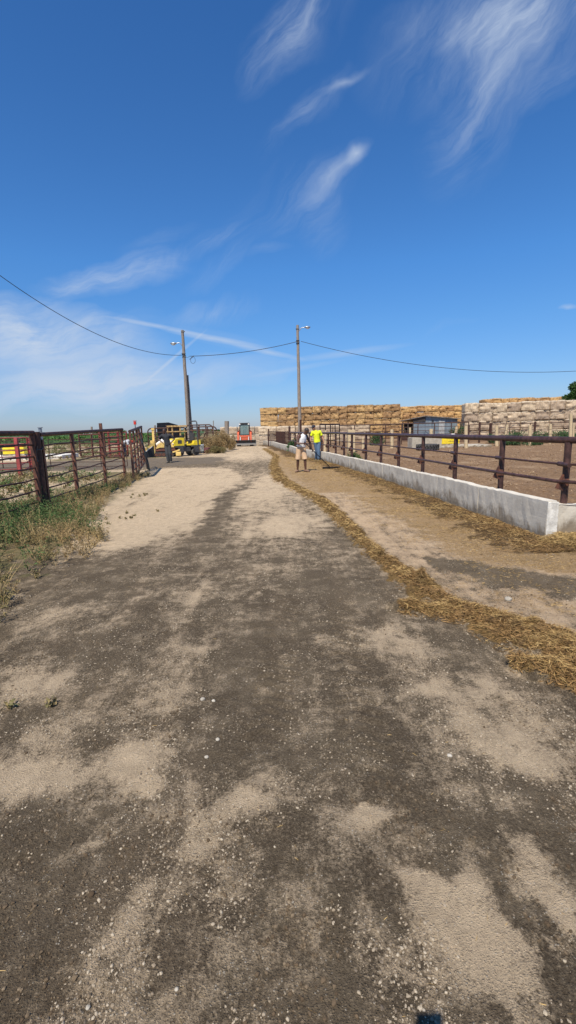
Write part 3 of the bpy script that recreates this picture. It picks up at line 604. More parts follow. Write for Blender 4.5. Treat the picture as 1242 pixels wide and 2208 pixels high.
# ---------------------------------------------------------------- bales
def bale_mat(name, c1, c2, c3, top):
    mt, g, b = newmat(name); v = coords(g, 'Object')
    oi = g.nodes.new('ShaderNodeObjectInfo'); cbx = g.nodes.new('ShaderNodeCombineXYZ')
    L(g, mathn(g, 'MULTIPLY', oi.outputs['Random'], 91), cbx.inputs[0]); L(g, mathn(g, 'MULTIPLY', oi.outputs['Random'], 47), cbx.inputs[2])
    ad = g.nodes.new('ShaderNodeVectorMath'); L(g, v, ad.inputs[0]); L(g, cbx.outputs[0], ad.inputs[1])
    mp = g.nodes.new('ShaderNodeMapping'); mp.inputs['Scale'].default_value = (15, 4, 2.6); L(g, ad.outputs[0], mp.inputs['Vector'])
    n1 = noise(g, mp.outputs[0], 1.0, 8, .8, 1.2); n2 = noise(g, ad.outputs[0], 2.2, 6, .7); n3 = noise(g, ad.outputs[0], 16, 5, .8)
    col = mixc(g, mapr(g, n1, .35, .65), c1, c2); col = mixc(g, mapr(g, n2, .5, .75, 0, .8), col, c3)
    col = mixc(g, mapr(g, n3, .6, .75, 0, .6), col, tuple(min(.75, q * 1.5) for q in c1)); col = mixc(g, mapr(g, n3, .42, .3, 0, .6), col, tuple(q * .3 for q in c3))
    hs = g.nodes.new('ShaderNodeHueSaturation'); L(g, col, hs.inputs['Color']); L(g, mathn(g, 'MULTIPLY_ADD', oi.outputs['Random'], .5, .75), hs.inputs['Value'])
    L(g, mathn(g, 'MULTIPLY_ADD', oi.outputs['Random'], .014, .488), hs.inputs['Hue']); col = hs.outputs[0]
    sz = g.nodes.new('ShaderNodeSeparateXYZ'); L(g, v, sz.inputs[0])
    # top colour blended in along the upper side of each bale
    col = mixc(g, mapr(g, mathn(g, 'ADD', sz.outputs[2], mathn(g, 'MULTIPLY', n2, .3)), .93, 1.08, 0, .8), col, top)
    L(g, col, b.inputs['Base Color']); b.inputs['Roughness'].default_value = .95; b.inputs['Specular IOR Level'].default_value = .1
    bump(g, mathn(g, 'ADD', n1, mathn(g, 'MULTIPLY', n3, .8)), 1.0, .06, b); return mt
bm_brown = bale_mat('weathered brown straw', (.50, .33, .15), (.28, .175, .08), (.21, .145, .085), (.17, .135, .10))
bm_gold = bale_mat('golden straw', (.54, .35, .155), (.34, .205, .085), (.44, .27, .11), (.42, .30, .16))
bm_grey = bale_mat('grey cornstalk', (.54, .43, .30), (.30, .235, .165), (.40, .31, .215), (.54, .46, .35))
bm_gline = simple('pale squeezed stalks', (.62, .53, .40), (.44, .36, .26), 9, .9, 0, .5, .03)
def bale_mesh(w, d, h, seed, mat, name, tufts=90, sag=0.03, ridge=False):
    rn = random.Random(seed); bm = bmesh.new(); bmesh.ops.create_cube(bm, size=1)
    bmesh.ops.subdivide_edges(bm, edges=bm.edges, cuts=9, use_grid_fill=True)
    sx_, sy_ = rn.random() * 50, rn.random() * 50
    for v in bm.verts:
        c = v.co * 2; r = .9
        # rounded box
        q = Vector([max(-r, min(r, c[i])) for i in range(3)]); dd = c - q
        if dd.length > 1e-6: c = q + dd.normalized() * (1 - r) * min(1.0, dd.length / (1 - r) if dd.length else 1)
        e = (1 - abs(c.x) ** 3) * .03
        x, y, z = c.x * w / 2, c.y * d / 2, (c.z + 1) * h / 2
        nn = Vector((float(vnoise(np.array([x * 3 + sx_]), np.array([z * 3 + y * 2 + sy_]))[0]) - .5, float(vnoise(np.array([x * 4 + sy_]), np.array([z * 4 + y * 3]), 5)[0]) - .5, float(vnoise(np.array([x * 2.3 + y]), np.array([y * 2 + sx_]), 9)[0]) - .5))
        groove = -.035 * max(0, math.cos(x * 2 * PI / (w / 5))) ** 12 if abs(c.z) > .8 or abs(c.y) > .9 else 0
        x += nn.x * .11; y += nn.y * .22 * (1 if c.y < 0 else -1) + (-.05 * (1 - c.x ** 2) if c.y < -.7 else 0) - groove * (1 if c.y < 0 else -1); z += nn.z * .09 * (1 if c.z > 0 else .2) - sag * (abs(c.x) ** 3) * (c.z > 0)
        v.co = (x, y, z)
    # loose stalks sticking out of the edges
    for k in range(tufts):
        s = rn.choice((-1, 1)); fz = rn.choice((0.03, .97, rn.random()))
        p = Vector((rn.uniform(-w / 2, w / 2), -d / 2 * rn.uniform(.97, 1.0), fz * h)) if rn.random() < .75 else Vector((s * w / 2, rn.uniform(-d / 2, d / 2), fz * h))
        dr = Vector((rn.uniform(-1, 1), -rn.uniform(.2, 1), rn.uniform(-.8, .6))).normalized() * rn.uniform(.06, .2); wd = Vector((rn.uniform(-1, 1), 0, rn.uniform(-1, 1))).normalized() * .012
        a = [bm.verts.new(p - wd), bm.verts.new(p + wd), bm.verts.new(p + dr + wd * .4), bm.verts.new(p + dr - wd * .4)]; bm.faces.new(a)
    if ridge:   # stalks squeezed out along the lower front edge
        for k in range(220):
            p = Vector((rn.uniform(-w / 2, w / 2), -d / 2 - .02, rn.uniform(.0, .05))); dr = Vector((rn.uniform(-.1, .1), -rn.uniform(.04, .1), rn.uniform(-.05, .03))); wd = Vector((rn.uniform(.01, .03), 0, rn.uniform(.005, .018)))
            bm.faces.new([bm.verts.new(p - wd), bm.verts.new(p + wd), bm.verts.new(p + dr + wd), bm.verts.new(p + dr - wd)])
    me = bpy.data.meshes.new(name); bm.to_mesh(me); bm.free(); me.materials.append(mat)
    for p_ in me.polygons: p_.use_smooth = True
    return me
def mk_set(w, d, h, mat, name, n=4, **k): return [bale_mesh(w, d, h, 10 * i + 3, mat, name, **k) for i in range(n)]
M_br = mk_set(1.2, 2.3, .93, bm_brown, 'straw_bale'); M_brl = mk_set(2.4, 1.2, .93, bm_brown, 'straw_bale', 2)
M_go = mk_set(1.18, 2.3, .93, bm_gold, 'straw_bale'); M_gr = mk_set(1.36, 2.3, .95, bm_grey, 'cornstalk_bale', ridge=False)
M_gy = mk_set(2.3, 1.2, .98, bm_grey, 'cornstalk_bale', 3)
rowname = {0: 'bottom row', 1: 'second row', 2: 'third row', 3: 'fourth row', 4: 'fifth row', 5: 'sixth row'}
NB = [0]
def put_bale(me, x, y, z, rz, label, cat, group, name, sc=1.0):
    o = bpy.data.objects.new(name, me); COL.objects.link(o); o.location = (x, y, z); o.rotation_euler = (random.uniform(-.02, .02), random.uniform(-.025, .025), rz + random.uniform(-.03, .03))
    o.scale = (sc * random.uniform(.99, 1.035), 1, random.uniform(1.0, 1.035)); NB[0] += 1; return tag(o, label, cat, group)
def stack(meshes, name, x0, y0, ang, cols, nrows, w, h, what, group, cat='bale', rowfn=None, wav=0.05, rown=None):
    ca, sa = math.cos(ang), math.sin(ang)
    for r in range(nrows):
        n = cols if rowfn is None else rowfn(r)
        off = random.uniform(-.1, .1)
        for c in range(n):
            u = (c + .5) * w + off
            z = r * h + wav * math.sin(c * .9 + r) * (r > 0) * .6 + (.012 * r * random.uniform(-1, 1))
            x = x0 + u * ca - random.uniform(-.05, .12) * sa; y = y0 + u * sa + random.uniform(-.09, .09)
            pos = 'leftmost' if c == 0 else ('rightmost' if c == n - 1 else f'{ords[c]} from the left')
            rn_ = 'top row' if r == nrows - 1 else rowname[r]
            put_bale(meshes[(c * 7 + r * 3 + c // 3) % len(meshes)], x, y + 1.1, z, ang, f'{what}, {pos}, {rn_}', cat, group, name)
# tall brown stack in the middle
x0 = at(562, 880, 66).x
stack(M_br, 'straw_bale', x0 + 2.35, 66, -.012, 14, 5, 1.215, .925, 'brown bale of the tall middle stack', 'brown straw bales of the tall middle stack')
for r in range(5):
    put_bale(M_brl[r % 2], x0 + 1.12 - (.12 if r == 1 else 0), 66.7, r * .925, 0, f'long brown bale at left end of the tall middle stack, {"top row" if r == 4 else rowname[r]}', 'bale', 'brown straw bales of the tall middle stack', 'straw_bale')
# golden stack further back
x0 = at(853, 890, 77).x
stack(M_go, 'straw_bale', x0, 77, -.02, 13, 5, 1.2, .96, 'golden bale behind the shed', 'golden straw bales behind the shed')
x0 = at(1046, 870, 72).x
stack(M_go, 'straw_bale', x0, 72, .0, 11, 6, 1.25, .895, 'golden bale above the grey stack', 'golden straw bales behind the grey stack')
# grey corn-stalk stack at right, two lines at a slight angle
x0 = at(1007, 873, 50).x
stack(M_gr, 'cornstalk_bale', x0, 50, -.16, 12, 4, 1.4, .955, 'grey bale of the near right stack', 'grey cornstalk bales of the right stack', wav=.08)
# low grey stack in front of the brown one, and the grey stack at far left
x0 = at(556, 920, 59).x
stack(M_gy, 'cornstalk_bale', x0, 59, -.01, 6, 2, 2.35, .98, 'grey bale low before the brown stack', 'grey bales of the low stack before the brown stack')
x0 = at(472, 920, 64).x
stack(M_gy, 'cornstalk_bale', x0, 64, .02, 3, 2, 2.36, 1.08, 'grey bale left of the loader', 'grey bales left of the loader')
print('bales', NB[0])
# ================================================================ SHED, WATERERS, TYRE, TREE, BUSHES
shed_m, g, b = newmat('corrugated galvanised sheet'); v = coords(g, 'Object')
n1 = noise(g, coords(g, 'Object', (3, 3, .5)), 2.5, 6, .7); n2 = noise(g, coords(g, 'Object', (9, 9, .6)), 3, 5, .7)
col = mixc(g, mapr(g, n1, .35, .65), (.24, .29, .33), (.14, .18, .21)); col = mixc(g, mapr(g, n2, .55, .7, 0, .7), col, (.44, .48, .50)); col = mixc(g, mapr(g, n2, .4, .28, 0, .5), col, (.10, .10, .11))
L(g, col, b.inputs['Base Color']); b.inputs['Metallic'].default_value = .25; b.inputs['Roughness'].default_value = .55
shed_d = simple('dark shed boards', (.035, .03, .028), (.07, .055, .045), 6, .9)
def corrug(mb, a, b_, zt0, zt1, zb, amp=.018, pitch=.16, th=.012):
    """corrugated sheet wall from a to b (xy), top height running zt0..zt1"""
    a = Vector(a); b_ = Vector(b_); ln = (b_ - a).length; n = int(ln / pitch * 4); d = (b_ - a) / n; nr_ = Vector((d.y, -d.x)).normalized(); vs = []
    for side in (0, 1):
        for i in range(n + 1):
            p = a + d * i + nr_ * (amp * math.sin(i * PI / 2) - side * th); t = i / n
            vs += [(p.x, p.y, zb), (p.x, p.y, zt0 + (zt1 - zt0) * t)]
    m_ = 2 * (n + 1); fs = [(2 * i, 2 * i + 2, 2 * i + 3, 2 * i + 1) for i in range(n)] + [(m_ + 2 * i, m_ + 2 * i + 1, m_ + 2 * i + 3, m_ + 2 * i + 2) for i in range(n)]
    fs += [(2 * i + 1, 2 * i + 3, m_ + 2 * i + 3, m_ + 2 * i + 1) for i in range(n)]
    mb.add(vs, fs)
Cn = at(917, 948, 50); Rt = at(985, 948, 51.6); Lf = at(868, 948, 53.5)
cx, cy = Cn.x, 50.0; ux = Vector((Rt.x - Cn.x, 1.6)); uy = Vector((Lf.x - Cn.x, 3.5))
sh = thing('metal_shed', 'small corrugated metal shed with lean-to roof and an open dark left end', 'shed', (cx, cy, 0))
P = lambda s, t_: Vector((cx, cy)) + ux * s + uy * t_
zc, zr, zl = 2.62, 2.25, 2.18
mb = MB(); corrug(mb, P(0, 0), P(1, 0), zc, zr, .12); mb.build('front_wall', shed_m, sh, True, False)
mb = MB(); corrug(mb, P(0, .52), P(0, 0), 2.05, 2.05, .12); mb.build('side_wall', shed_m, sh, True, False)
mb = MB()
def slab(pts, z0s, z1s): 
    n = len(pts); vs = [(p.x, p.y, z) for p, z in zip(pts, z0s)] + [(p.x, p.y, z) for p, z in zip(pts, z1s)]
    return vs, [(k, (k + 1) % n, n + (k + 1) % n, n + k) for k in range(n)] + [tuple(range(n - 1, -1, -1)), tuple(range(n, 2 * n))]
e = .05
mb.add(*slab([P(-.02, .5), P(-.02, 0.01), P(.02, 0.01), P(.02, .5)], [2.06] * 4, [2.40, 2.56, 2.56, 2.40])); mb.build('gable_board', shed_d, sh, True)
mb = MB(); mb.add(*slab([P(.03, 1), P(1, 1), P(1, .97), P(.03, .97)], [0] * 4, [2.0] * 4)); mb.add(*slab([P(.97, 0.02), P(1, .02), P(1, 1), P(.97, 1)], [0] * 4, [2.1] * 4)); mb.build('back_wall', shed_d, sh, True)
MB().add(*slab([P(-.05, -.06), P(1.05, -.06), P(1.05, 1.1), P(-.05, 1.1)], [zc, zr, zr - .38, zl], [zc + .06, zr + .06, zr - .32, zl + .06])).build('roof', simple('rusty tin roof', (.34, .33, .31), (.20, .17, .14), 4, .6, .3), sh, True)
mb = MB(); p0, p1 = P(.40, -.012), P(.58, -.012); mb.add(*slab([p0, p1, p1 + Vector((-.02, -.03)), p0 + Vector((-.02, -.03))], [.25] * 4, [2.12, 2.06, 2.06, 2.12])); mb.build('door', simple('pale shed door', (.42, .44, .44), (.30, .30, .29), 5, .7), sh, True)
MB().box((P(.2, -.02).x, P(.2, -.02).y - .03, 2.15), (.16, .06, .18), bev=.01).build('wall_lamp', black_s, sh, True)
for s_ in (.52, .76, 1.0):
    p = P(.0, s_); MB().cyl((p.x, p.y, -.1), (p.x, p.y, 2.1), .07, n=8).build('post', shed_d, sh, True)
MB().add(*slab([P(-.02, .99), P(-.02, .53), P(.01, .53), P(.01, .99)], [.0] * 4, [.9] * 4)).build('low_panel', simple('dark red boards', (.07, .025, .018), (.04, .02, .015), 7), sh, True)

# waterers
def waterer(loc, rz, label, s=1.0):
    t = thing('cattle_waterer', label, 'waterer', loc, rz, scale=s)
    mb = MB(); mb.box((0, 0, .36), (1.5, .8, .52), bev=.06); mb.build('tank', yellow_p, t)
    MB().box((0, 0, .72), (1.3, .7, .2), bev=.06).build('lid', red_p, t)
    MB().cyl((.3, -.1, .8), (.3, -.1, .9), .16, n=14).build('float_cap', white_p, t)
    MB().box((0, 0, .05), (1.55, .86, .1), bev=.02).build('plinth', cm, t); return t
w1 = at(963, 965, 35.5)
pad = tag(MB().box((at(985, 960, 35.5).x, 35.4, .07), (4.3, 2.2, .16), bev=.03).build('concrete_pad', cm), 'flat concrete pad under the yellow waterer in the pen', 'concrete pad')
waterer((w1.x + .05, 35.3, .15), .05, 'yellow cattle waterer with red lid on the pad by the shed', .95)
tb = thing('concrete_trough', 'pale concrete trough behind the tractor tyre in the pen', 'trough', (at(915, 960, 34.5).x, 34.5, 0), .08)
mb = MB(); 
for (c, s_) in [((0, -.45, .4), (2.2, .12, .8)), ((0, .45, .4), (2.2, .12, .8)), ((-1.04, 0, .4), (.12, .77, .8)), ((1.04, 0, .4), (.12, .77, .8))]: mb.box(c, s_, bev=.012)
mb.build('tank', simple('pale concrete', (.40, .36, .29), (.30, .265, .21), 5, .9), tb); MB().box((0, 0, .55), (1.95, .77, .02)).build('water', simple('trough water', (.05, .06, .05), None, 4, .05, 0, 0), tb)
# tractor tyre lying on its side
ty = thing('tractor_tyre', 'black lugged tractor tyre lying flat before the concrete trough', 'tyre', (at(922, 965, 31.6).x, 31.6, .0))
bm_ = MB(); n = 40; prof = [(.34, .06), (.40, .02), (.58, .0), (.68, .04), (.72, .12), (.72, .30), (.68, .38), (.58, .42), (.40, .40), (.34, .36)]
vs = [(r * math.cos(2 * PI * k / n), r * math.sin(2 * PI * k / n), z) for k in range(n) for r, z in prof]; m_ = len(prof)
bm_.add(vs, [(k * m_ + j, ((k + 1) % n) * m_ + j, ((k + 1) % n) * m_ + (j + 1) % m_, k * m_ + (j + 1) % m_) for k in range(n) for j in range(m_)], True); bm_.build('carcass', rubber, ty)
mb = MB()
for k in range(22):
    a = 2 * PI * k / 22
    for s_ in (0, 1):
        mb.box(((.735) * math.cos(a + s_ * .14), .735 * math.sin(a + s_ * .14), .12 + .19 * s_), (.05, .07, .2), rz=a + s_ * .14, rx=(.7 if s_ else -.7))
mb.build('tread_lugs', rubber, ty)

# leaves
def leaf_mat(name, a, b_, c):
    mt, g, b = newmat(name); v = coords(g, 'Object'); at_ = g.nodes.new('ShaderNodeAttribute'); at_.attribute_name = 'tint'
    col = mixc(g, at_.outputs['Fac'], a, b_); n_ = noise(g, v, 3, 4, .7); col = mixc(g, mapr(g, n_, .5, .7, 0, .8), col, c)
    L(g, col, b.inputs['Base Color']); b.inputs['Roughness'].default_value = .75; b.inputs['Specular IOR Level'].default_value = .25
    try: b.inputs['Subsurface Weight'].default_value = 0
    except Exception: pass
    return mt
lm_green = leaf_mat('weed leaves green', (.035, .075, .022), (.085, .14, .04), (.13, .12, .045))
lm_olive = leaf_mat('weed leaves olive brown', (.085, .088, .034), (.22, .17, .075), (.28, .20, .10))
lm_dry = leaf_mat('dry tumbleweed', (.20, .13, .06), (.36, .26, .125), (.12, .10, .045))
lm_dark = leaf_mat('dark green weed', (.03, .07, .025), (.07, .13, .05), (.055, .085, .03))
lm_tree = leaf_mat('tree leaves', (.018, .05, .012), (.055, .11, .025), (.03, .07, .018))
lm_straw = leaf_mat('straw stalks', (.20, .125, .045), (.52, .36, .15), (.10, .06, .022))
lm_strawd = leaf_mat('dark straw stalks', (.10, .06, .025), (.30, .18, .07), (.06, .035, .015))
lm_stem = leaf_mat('yellow dry stems', (.34, .24, .10), (.50, .38, .18), (.25, .19, .08))
def leaves(P, D, Ln, Wd, bend=.25, up=None):
    """P,D (n,3); one bent two-quad blade per row -> verts, quads, tint"""
    n = len(P); D = D / np.maximum(np.linalg.norm(D, axis=1, keepdims=True), 1e-6)
    R = RNG.normal(size=(n, 3)); S = np.cross(D, R); S /= np.maximum(np.linalg.norm(S, axis=1, keepdims=True), 1e-6); U = np.cross(S, D)
    Ln = Ln[:, None]; Wd = Wd[:, None]
    a = P; m_ = P + D * Ln * .5 + U * Ln * bend * .5; e = P + D * Ln
    V = np.stack([a - S * Wd * .35, a + S * Wd * .35, m_ + S * Wd * .5, m_ - S * Wd * .5, e + S * Wd * .12, e - S * Wd * .12], 1).reshape(-1, 3)
    i = np.arange(n)[:, None] * 6; F = np.concatenate([i + [[0, 1, 2, 3]], i + [[3, 2, 4, 5]]], 0)
    t = np.repeat(RNG.random(n), 6); return V, F, t
def foliage_obj(name, P, D, Ln, Wd, mat, parent=None, loc=None, bend=.25):
    V, F, t = leaves(P, D, Ln, Wd, bend); return npmesh(name, V, F, mat, parent, False, {'tint': t}, loc)
def bush(name, label, loc, rx, ry, h, n, mat, cat='bush', group=None, leaf=.09, wd=.03, stems=14):
    t = thing(name, label, cat, loc, group=group)
    nb = 16; C = RNG.normal(size=(nb, 3)) * [rx * .42, ry * .42, h * .18] + [0, 0, h * .5]; C[:, 2] = np.clip(C[:, 2], h * .15, h * .8)
    k = RNG.integers(0, nb, n); dd = RNG.normal(size=(n, 3)); dd /= np.linalg.norm(dd, axis=1, keepdims=True)
    Pp = C[k] + dd * RNG.random((n, 1)) ** .4 * np.array([rx * .36, ry * .36, h * .27]); Pp[:, 2] = np.abs(Pp[:, 2])
    foliage_obj('foliage', Pp, dd + [0, 0, .5], RNG.uniform(.5, 1.3, n) * leaf, RNG.uniform(.6, 1.2, n) * wd, mat, t)
    mb = MB()
    for j in range(stems):
        c = C[j % nb]; mb.tube([(c[0] * .08, c[1] * .08, -.05), (c[0] * .6, c[1] * .6, c[2] * .45), tuple(c)], .012 * h + .004, 5, .004)
    mb.build('stem', lm_stem, t); return t
# bushes in the pen (right) and tumbleweeds (left)
for i, (px, by_, w, h, Y, mat, lb) in enumerate([
    (1110, 948, 34, 20, 38, lm_dark, 'green weed clump left of the dark post before the grey bales'),
    (1102, 962, 30, 13, 35.5, lm_dark, 'low green weed clump in front of the pale post'),
    (1165, 955, 42, 26, 38.5, lm_dark, 'widest green weed clump behind the banded pale post'),
    (1213, 955, 44, 27, 38, lm_dark, 'green weed clump left of the tallest pale post'),
    (1150, 963, 40, 11, 35, lm_dark, 'flat strip of green weeds at the foot of the pale posts'),
    (1238, 958, 26, 20, 36.5, lm_dark, 'green weeds at the right edge under the short pale post'),
    (985, 948, 20, 28, 48, lm_dark, 'dark bush leaning on the right end of the shed'),
    (812, 948, 22, 13, 42, lm_dark, 'dark green bush between two corral rails'),
    (636, 964, 22, 18, 34.5, lm_dark, 'green weeds growing behind the wall by the steel posts'),
    (762, 990, 26, 16, 20.5, lm_green, 'small grey green weed behind the wall near the fence post'),
    (1060, 950, 22, 14, 40, lm_dark, 'small weed clump between the two slim dark posts')]):
    p = at(px, by_, Y); s = Y / 1000
    zt = at(px, by_ - h, Y).z
    bush('weed_bush', lb, (p.x, Y, 0), w * s * .62, .5 + w * s * .2, max(zt, h * s), 1500, mat, 'weeds', 'green weeds in the cattle pen', .12 if Y > 30 else .06, .05 if Y > 30 else .025)
for i, (px, w, h, Y, mat, lb) in enumerate([
    (445, 44, 30, 38.5, lm_olive, 'brown weed thicket right of the yellow roller'),
    (462, 40, 36, 36.5, lm_dry, 'largest brown tumbleweed in the thicket beside the road'),
    (484, 30, 40, 37.5, lm_dry, 'rounded brown tumbleweed nearest the orange loader'),
    (497, 20, 26, 40.5, lm_dry, 'small brown tumbleweed behind the rounded one'),
    (436, 34, 16, 35.5, lm_dry, 'low dry grass tuft in front of the grey box'),
    (466, 34, 12, 34.6, lm_olive, 'low olive weeds at the thicket foot by the road'),
    (425, 30, 20, 40.5, lm_dry, 'dry weeds behind the yellow roller')]):
    p = at(px, 975, Y); s = Y / 1000
    bush('tumbleweed', lb, (p.x, Y, 0), w * s * .6, .8, h * s * 1.15, 6000, mat, 'dry weeds', 'dry weeds beside the road', .085, .022)
# tree at the right edge
tx = at(1283, 900, 60)
tr = thing('broadleaf_tree', 'dark green tree top rising behind the grey bales at the right edge', 'tree', (tx.x, 60, 0))
mb = MB(); mb.tube([(0, 0, -.2), (.1, 0, 1.6), (-.05, .1, 3.2)], .28, 10, .17)
cent = []
for k in range(9):
    a = k * 2.4; rr = 1.2 + 1.5 * random.random(); c = (rr * math.cos(a) * 1.2, rr * math.sin(a), 3.8 + random.random() * 2.4); cent.append(c)
    mb.tube([(-.05, .1, 3.0), (c[0] * .5, c[1] * .5, 3.0 + (c[2] - 3) * .6), c], .11, 6, .03)
mb.build('trunk', grey_w, tr)
cent += [(-2.6, -.3, 4.9), (-2.0, 0, 5.9), (-1.0, 0, 6.6), (0, 0, 7.0), (-3.4, 0, 4.4)]
C = np.array(cent); n = 26000; k = RNG.integers(0, len(C), n); dd = RNG.normal(size=(n, 3)); dd /= np.linalg.norm(dd, axis=1, keepdims=True)
Pp = C[k] + dd * (RNG.random((n, 1)) ** .35) * [.95, .95, .7]
foliage_obj('crown', Pp, dd + [0, 0, -.2], RNG.uniform(.1, .22, n), RNG.uniform(.06, .12, n), lm_tree, tr)

# ================================================================ POLES, LAMPS, CABLES
def upole(name, label, base, top, r0, r1, mat=grey_w, group=None):
    t = thing(name, label, 'utility pole', (base.x, base.y, 0), group=group)
    n = 14; pts = [base.lerp(top, k / n) + Vector((random.uniform(-.012, .012), 0, 0)) for k in range(n + 1)]
    MB().tube(pts, r0, 14, r1).build('shaft', mat, t, True); return t
R0 = at(647.5, 962, 46); R0.z = -.3; R1 = at(641.5, 701, 46)
L0 = at(409, 965, 44); L0.z = -.3; L1 = at(393.5, 712, 44)
pr = upole('utility_pole', 'tall grey wooden pole with a lamp arm to the right, beside the road', R0, R1, .19, .12)
pl = upole('utility_pole', 'grey wooden pole leaning left with a lamp arm to the left', L0, L1, .20, .12)
S0 = at(415, 965, 44.3); S0.z = -.3; S1 = at(404, 809, 44.3)
ps = upole('pole_stub', 'shorter wooden stub pole strapped against the left leaning pole', S0, S1, .13, .10); ps['category'] = 'pole stub'
def lamp_arm(root, root_pt, tip, s):
    t = root; a = Vector(root_pt); e = Vector(tip)
    pts = [a, a + Vector((s * .22, 0, .25)), a + Vector((s * .5, 0, (e.z - a.z))), e]
    pts = [a, a.lerp(e, .2) + Vector((0, 0, .16)), a.lerp(e, .45) + Vector((0, 0, .17)), e]
    MB().tube(pts, .035, 8).build('lamp_arm', galv, t, True)
    mb = MB(); mb.sphere((e.x + s * .12, e.y, e.z + .02), .22, 14, (1.35, .75, .45)); h = mb.build('lamp_head', galv, t, True)
    l2 = MB().sphere((0, 0, 0), .15, 12, (1.2, .8, .5)); l2.xf(Matrix.Translation((e.x + s * .14, e.y, e.z - .07))); o = l2.build('lens', lamp_m, t, True); o.parent = h
lamp_arm(pr, at(645, 714, 45.95), at(660, 706, 45.9), 1)
lamp_arm(pl, at(392, 745, 43.95), at(377, 741, 43.9), -1)
for (rt_, px, py, Y) in ((pr, 641.5, 709, 45.9), (pr, 642, 737, 45.9), (pl, 394.5, 715, 43.9), (pl, 396, 762, 43.9), (pl, 397, 770, 43.9)):
    p = at(px, py, Y); MB().cyl((p.x - .17, Y + .0, p.z), (p.x + .17, Y, p.z), .05, n=8).build('insulator', dgrey, rt_, True)
for py in (735, 741):
    p = at(642, py, 46); MB().cyl((p.x, 46, p.z - .04), (p.x, 46, p.z + .04), .165, n=14).build('band', black_s, pr, True)
for px, py in ((396, 764), (397, 768)):
    p = at(px, py, 44); MB().cyl((p.x, 44, p.z - .05), (p.x, 44, p.z + .05), .16, n=14).build('band', black_s, pl, True)
def cable(label, a, b_, sag, r=.02, n=40):
    pts = [a.lerp(b_, k / n) - Vector((0, 0, 4 * sag * (k / n) * (1 - k / n))) for k in range(n + 1)]
    return tag(MB().tube(pts, r, 6).build('overhead_cable', wire_m), label, 'cable')
cable('black overhead cable from the right pole out to the right edge', at(649, 736, 46), at(1690, 725, 46) , 3.05, .022)
cable('black overhead cable between the two utility poles', at(409, 768, 44.1), at(639, 737, 46), .28, .026)
cable('black overhead cable coming down to the left pole from the left edge', at(392, 766, 44), at(-160, 470, 26), 1.75, .02)
lp = at(416, 777, 44.1); pts = [(lp.x + .22 * math.sin(2 * PI * k / 16) * (1 if k else 1), 44.1, lp.z + .02 + .30 * math.cos(2 * PI * k / 16)) for k in range(17)]
mb = MB().tube(pts, .014, 5); mb.tube([at(399, 770, 44), at(405, 771, 44), at(409, 768, 44.1)], .014, 5); mb.tube([at(409, 775, 44.05), at(414, 771, 44.1), at(418, 767, 44.1)], .03, 6)
tag(mb.build('cable_loop', wire_m), 'spare loop of thin cable hanging beside the left pole', 'cable loop')
# ================================================================ LEFT SIDE: PIPE FENCE AND GATES
def V3(x, y, z=0.0): return Vector((x, y, z))
def pipe_panel(name, label, cat, a, b_, za, zb, ta, tb, nup, nrail, rr=.017, top_r=.045, bot_r=.045, up=.04, mat=rust, umat=rust_b, group=None, ext=(), bottom=True, upr=None, square=True):
    """panel from a to b (xy); bottoms za..zb, tops ta..tb"""
    t = thing(name, label, cat, (a[0], a[1], 0), group=group)
    f = lambda s, z: V3(a[0] + (b_[0] - a[0]) * s, a[1] + (b_[1] - a[1]) * s, z)
    ss = upr if upr is not None else [i / (nup - 1) for i in range(nup)]
    for i, s in enumerate(ss):
        zl, zh = za + (zb - za) * s, ta + (tb - ta) * s; p = f(s, 0); h = zh + (ext[i] if i < len(ext) else 0)
        ang = math.atan2(b_[1] - a[1], b_[0] - a[0]); mb = MB()
        if square: mb.box((p.x, p.y, (zl + h) / 2), (up * 2, up * 2, h - zl), rz=ang, bev=.006)
        else: mb.cyl((p.x, p.y, zl), (p.x, p.y, h), up, n=10)
        mb.build('upright', umat, t, True)
    MB().cyl(f(-.01, ta), f(1.01, tb), top_r, n=12).build('top_rail', mat, t, True)
    if bottom: MB().cyl(f(-.0, za), f(1.0, zb), bot_r, n=12).build('bottom_rail', mat, t, True)
    for k in range(nrail):
        u = (k + 1) / (nrail + 1)
        n = 9; pts = [f(i / n, za + (ta - za) * u + ((zb - za) + (tb - ta - zb + za) * u) * i / n + .012 * math.sin(i * 2.3 + k)) for i in range(n + 1)]
        MB().tube([p + V3(.0, 0, 0) for p in pts], rr, 8).build('rail', mat, t, True)
    return t
cpst = thing('corner_post', 'heavy dark brown corner post in the weeds with a galvanised pipe cap behind it', 'post', (-5.26, 9.9, 0))
MB().cyl((-5.26, 9.9, -.3), (-5.26, 9.9, 1.72), .085, n=16).build('post_pipe', rust, cpst, True)
MB().box((-5.37, 9.93, .83), (.05, .12, 1.66), bev=.008).build('hinge_upright', rust_b, cpst, True)
a = at(88, 938, 10.05); 
mb = MB().cyl((a.x, 10.05, .9), (a.x, 10.05, 1.80), .035, n=12); mb.cyl((a.x, 10.05, 1.80), (a.x, 10.05, 1.815), .055, n=14); mb.build('galvanised_pipe', galv, cpst, True)
pts = [(-5.26 + .1 * math.cos(t_), 9.9 + .1 * math.sin(t_), 1.40 - .05 * math.cos(t_ + .6)) for t_ in np.linspace(0, 2 * PI, 15)]
mb = MB().tube(pts, .012, 6); mb.tube([(-5.2, 9.8, 1.42), (-5.24, 9.79, 1.25), (-5.22, 9.79, 1.1)], .011, 6); mb.build('chain', dgrey, cpst, True)
mb = MB().cyl((-5.25, 9.82, .03), (-5.2, 9.6, .05), .05, n=10); mb.cyl((-5.3, 9.8, .0), (-5.3, 9.8, .22), .03, n=8); mb.build('foot_bracket', rust, cpst, True)
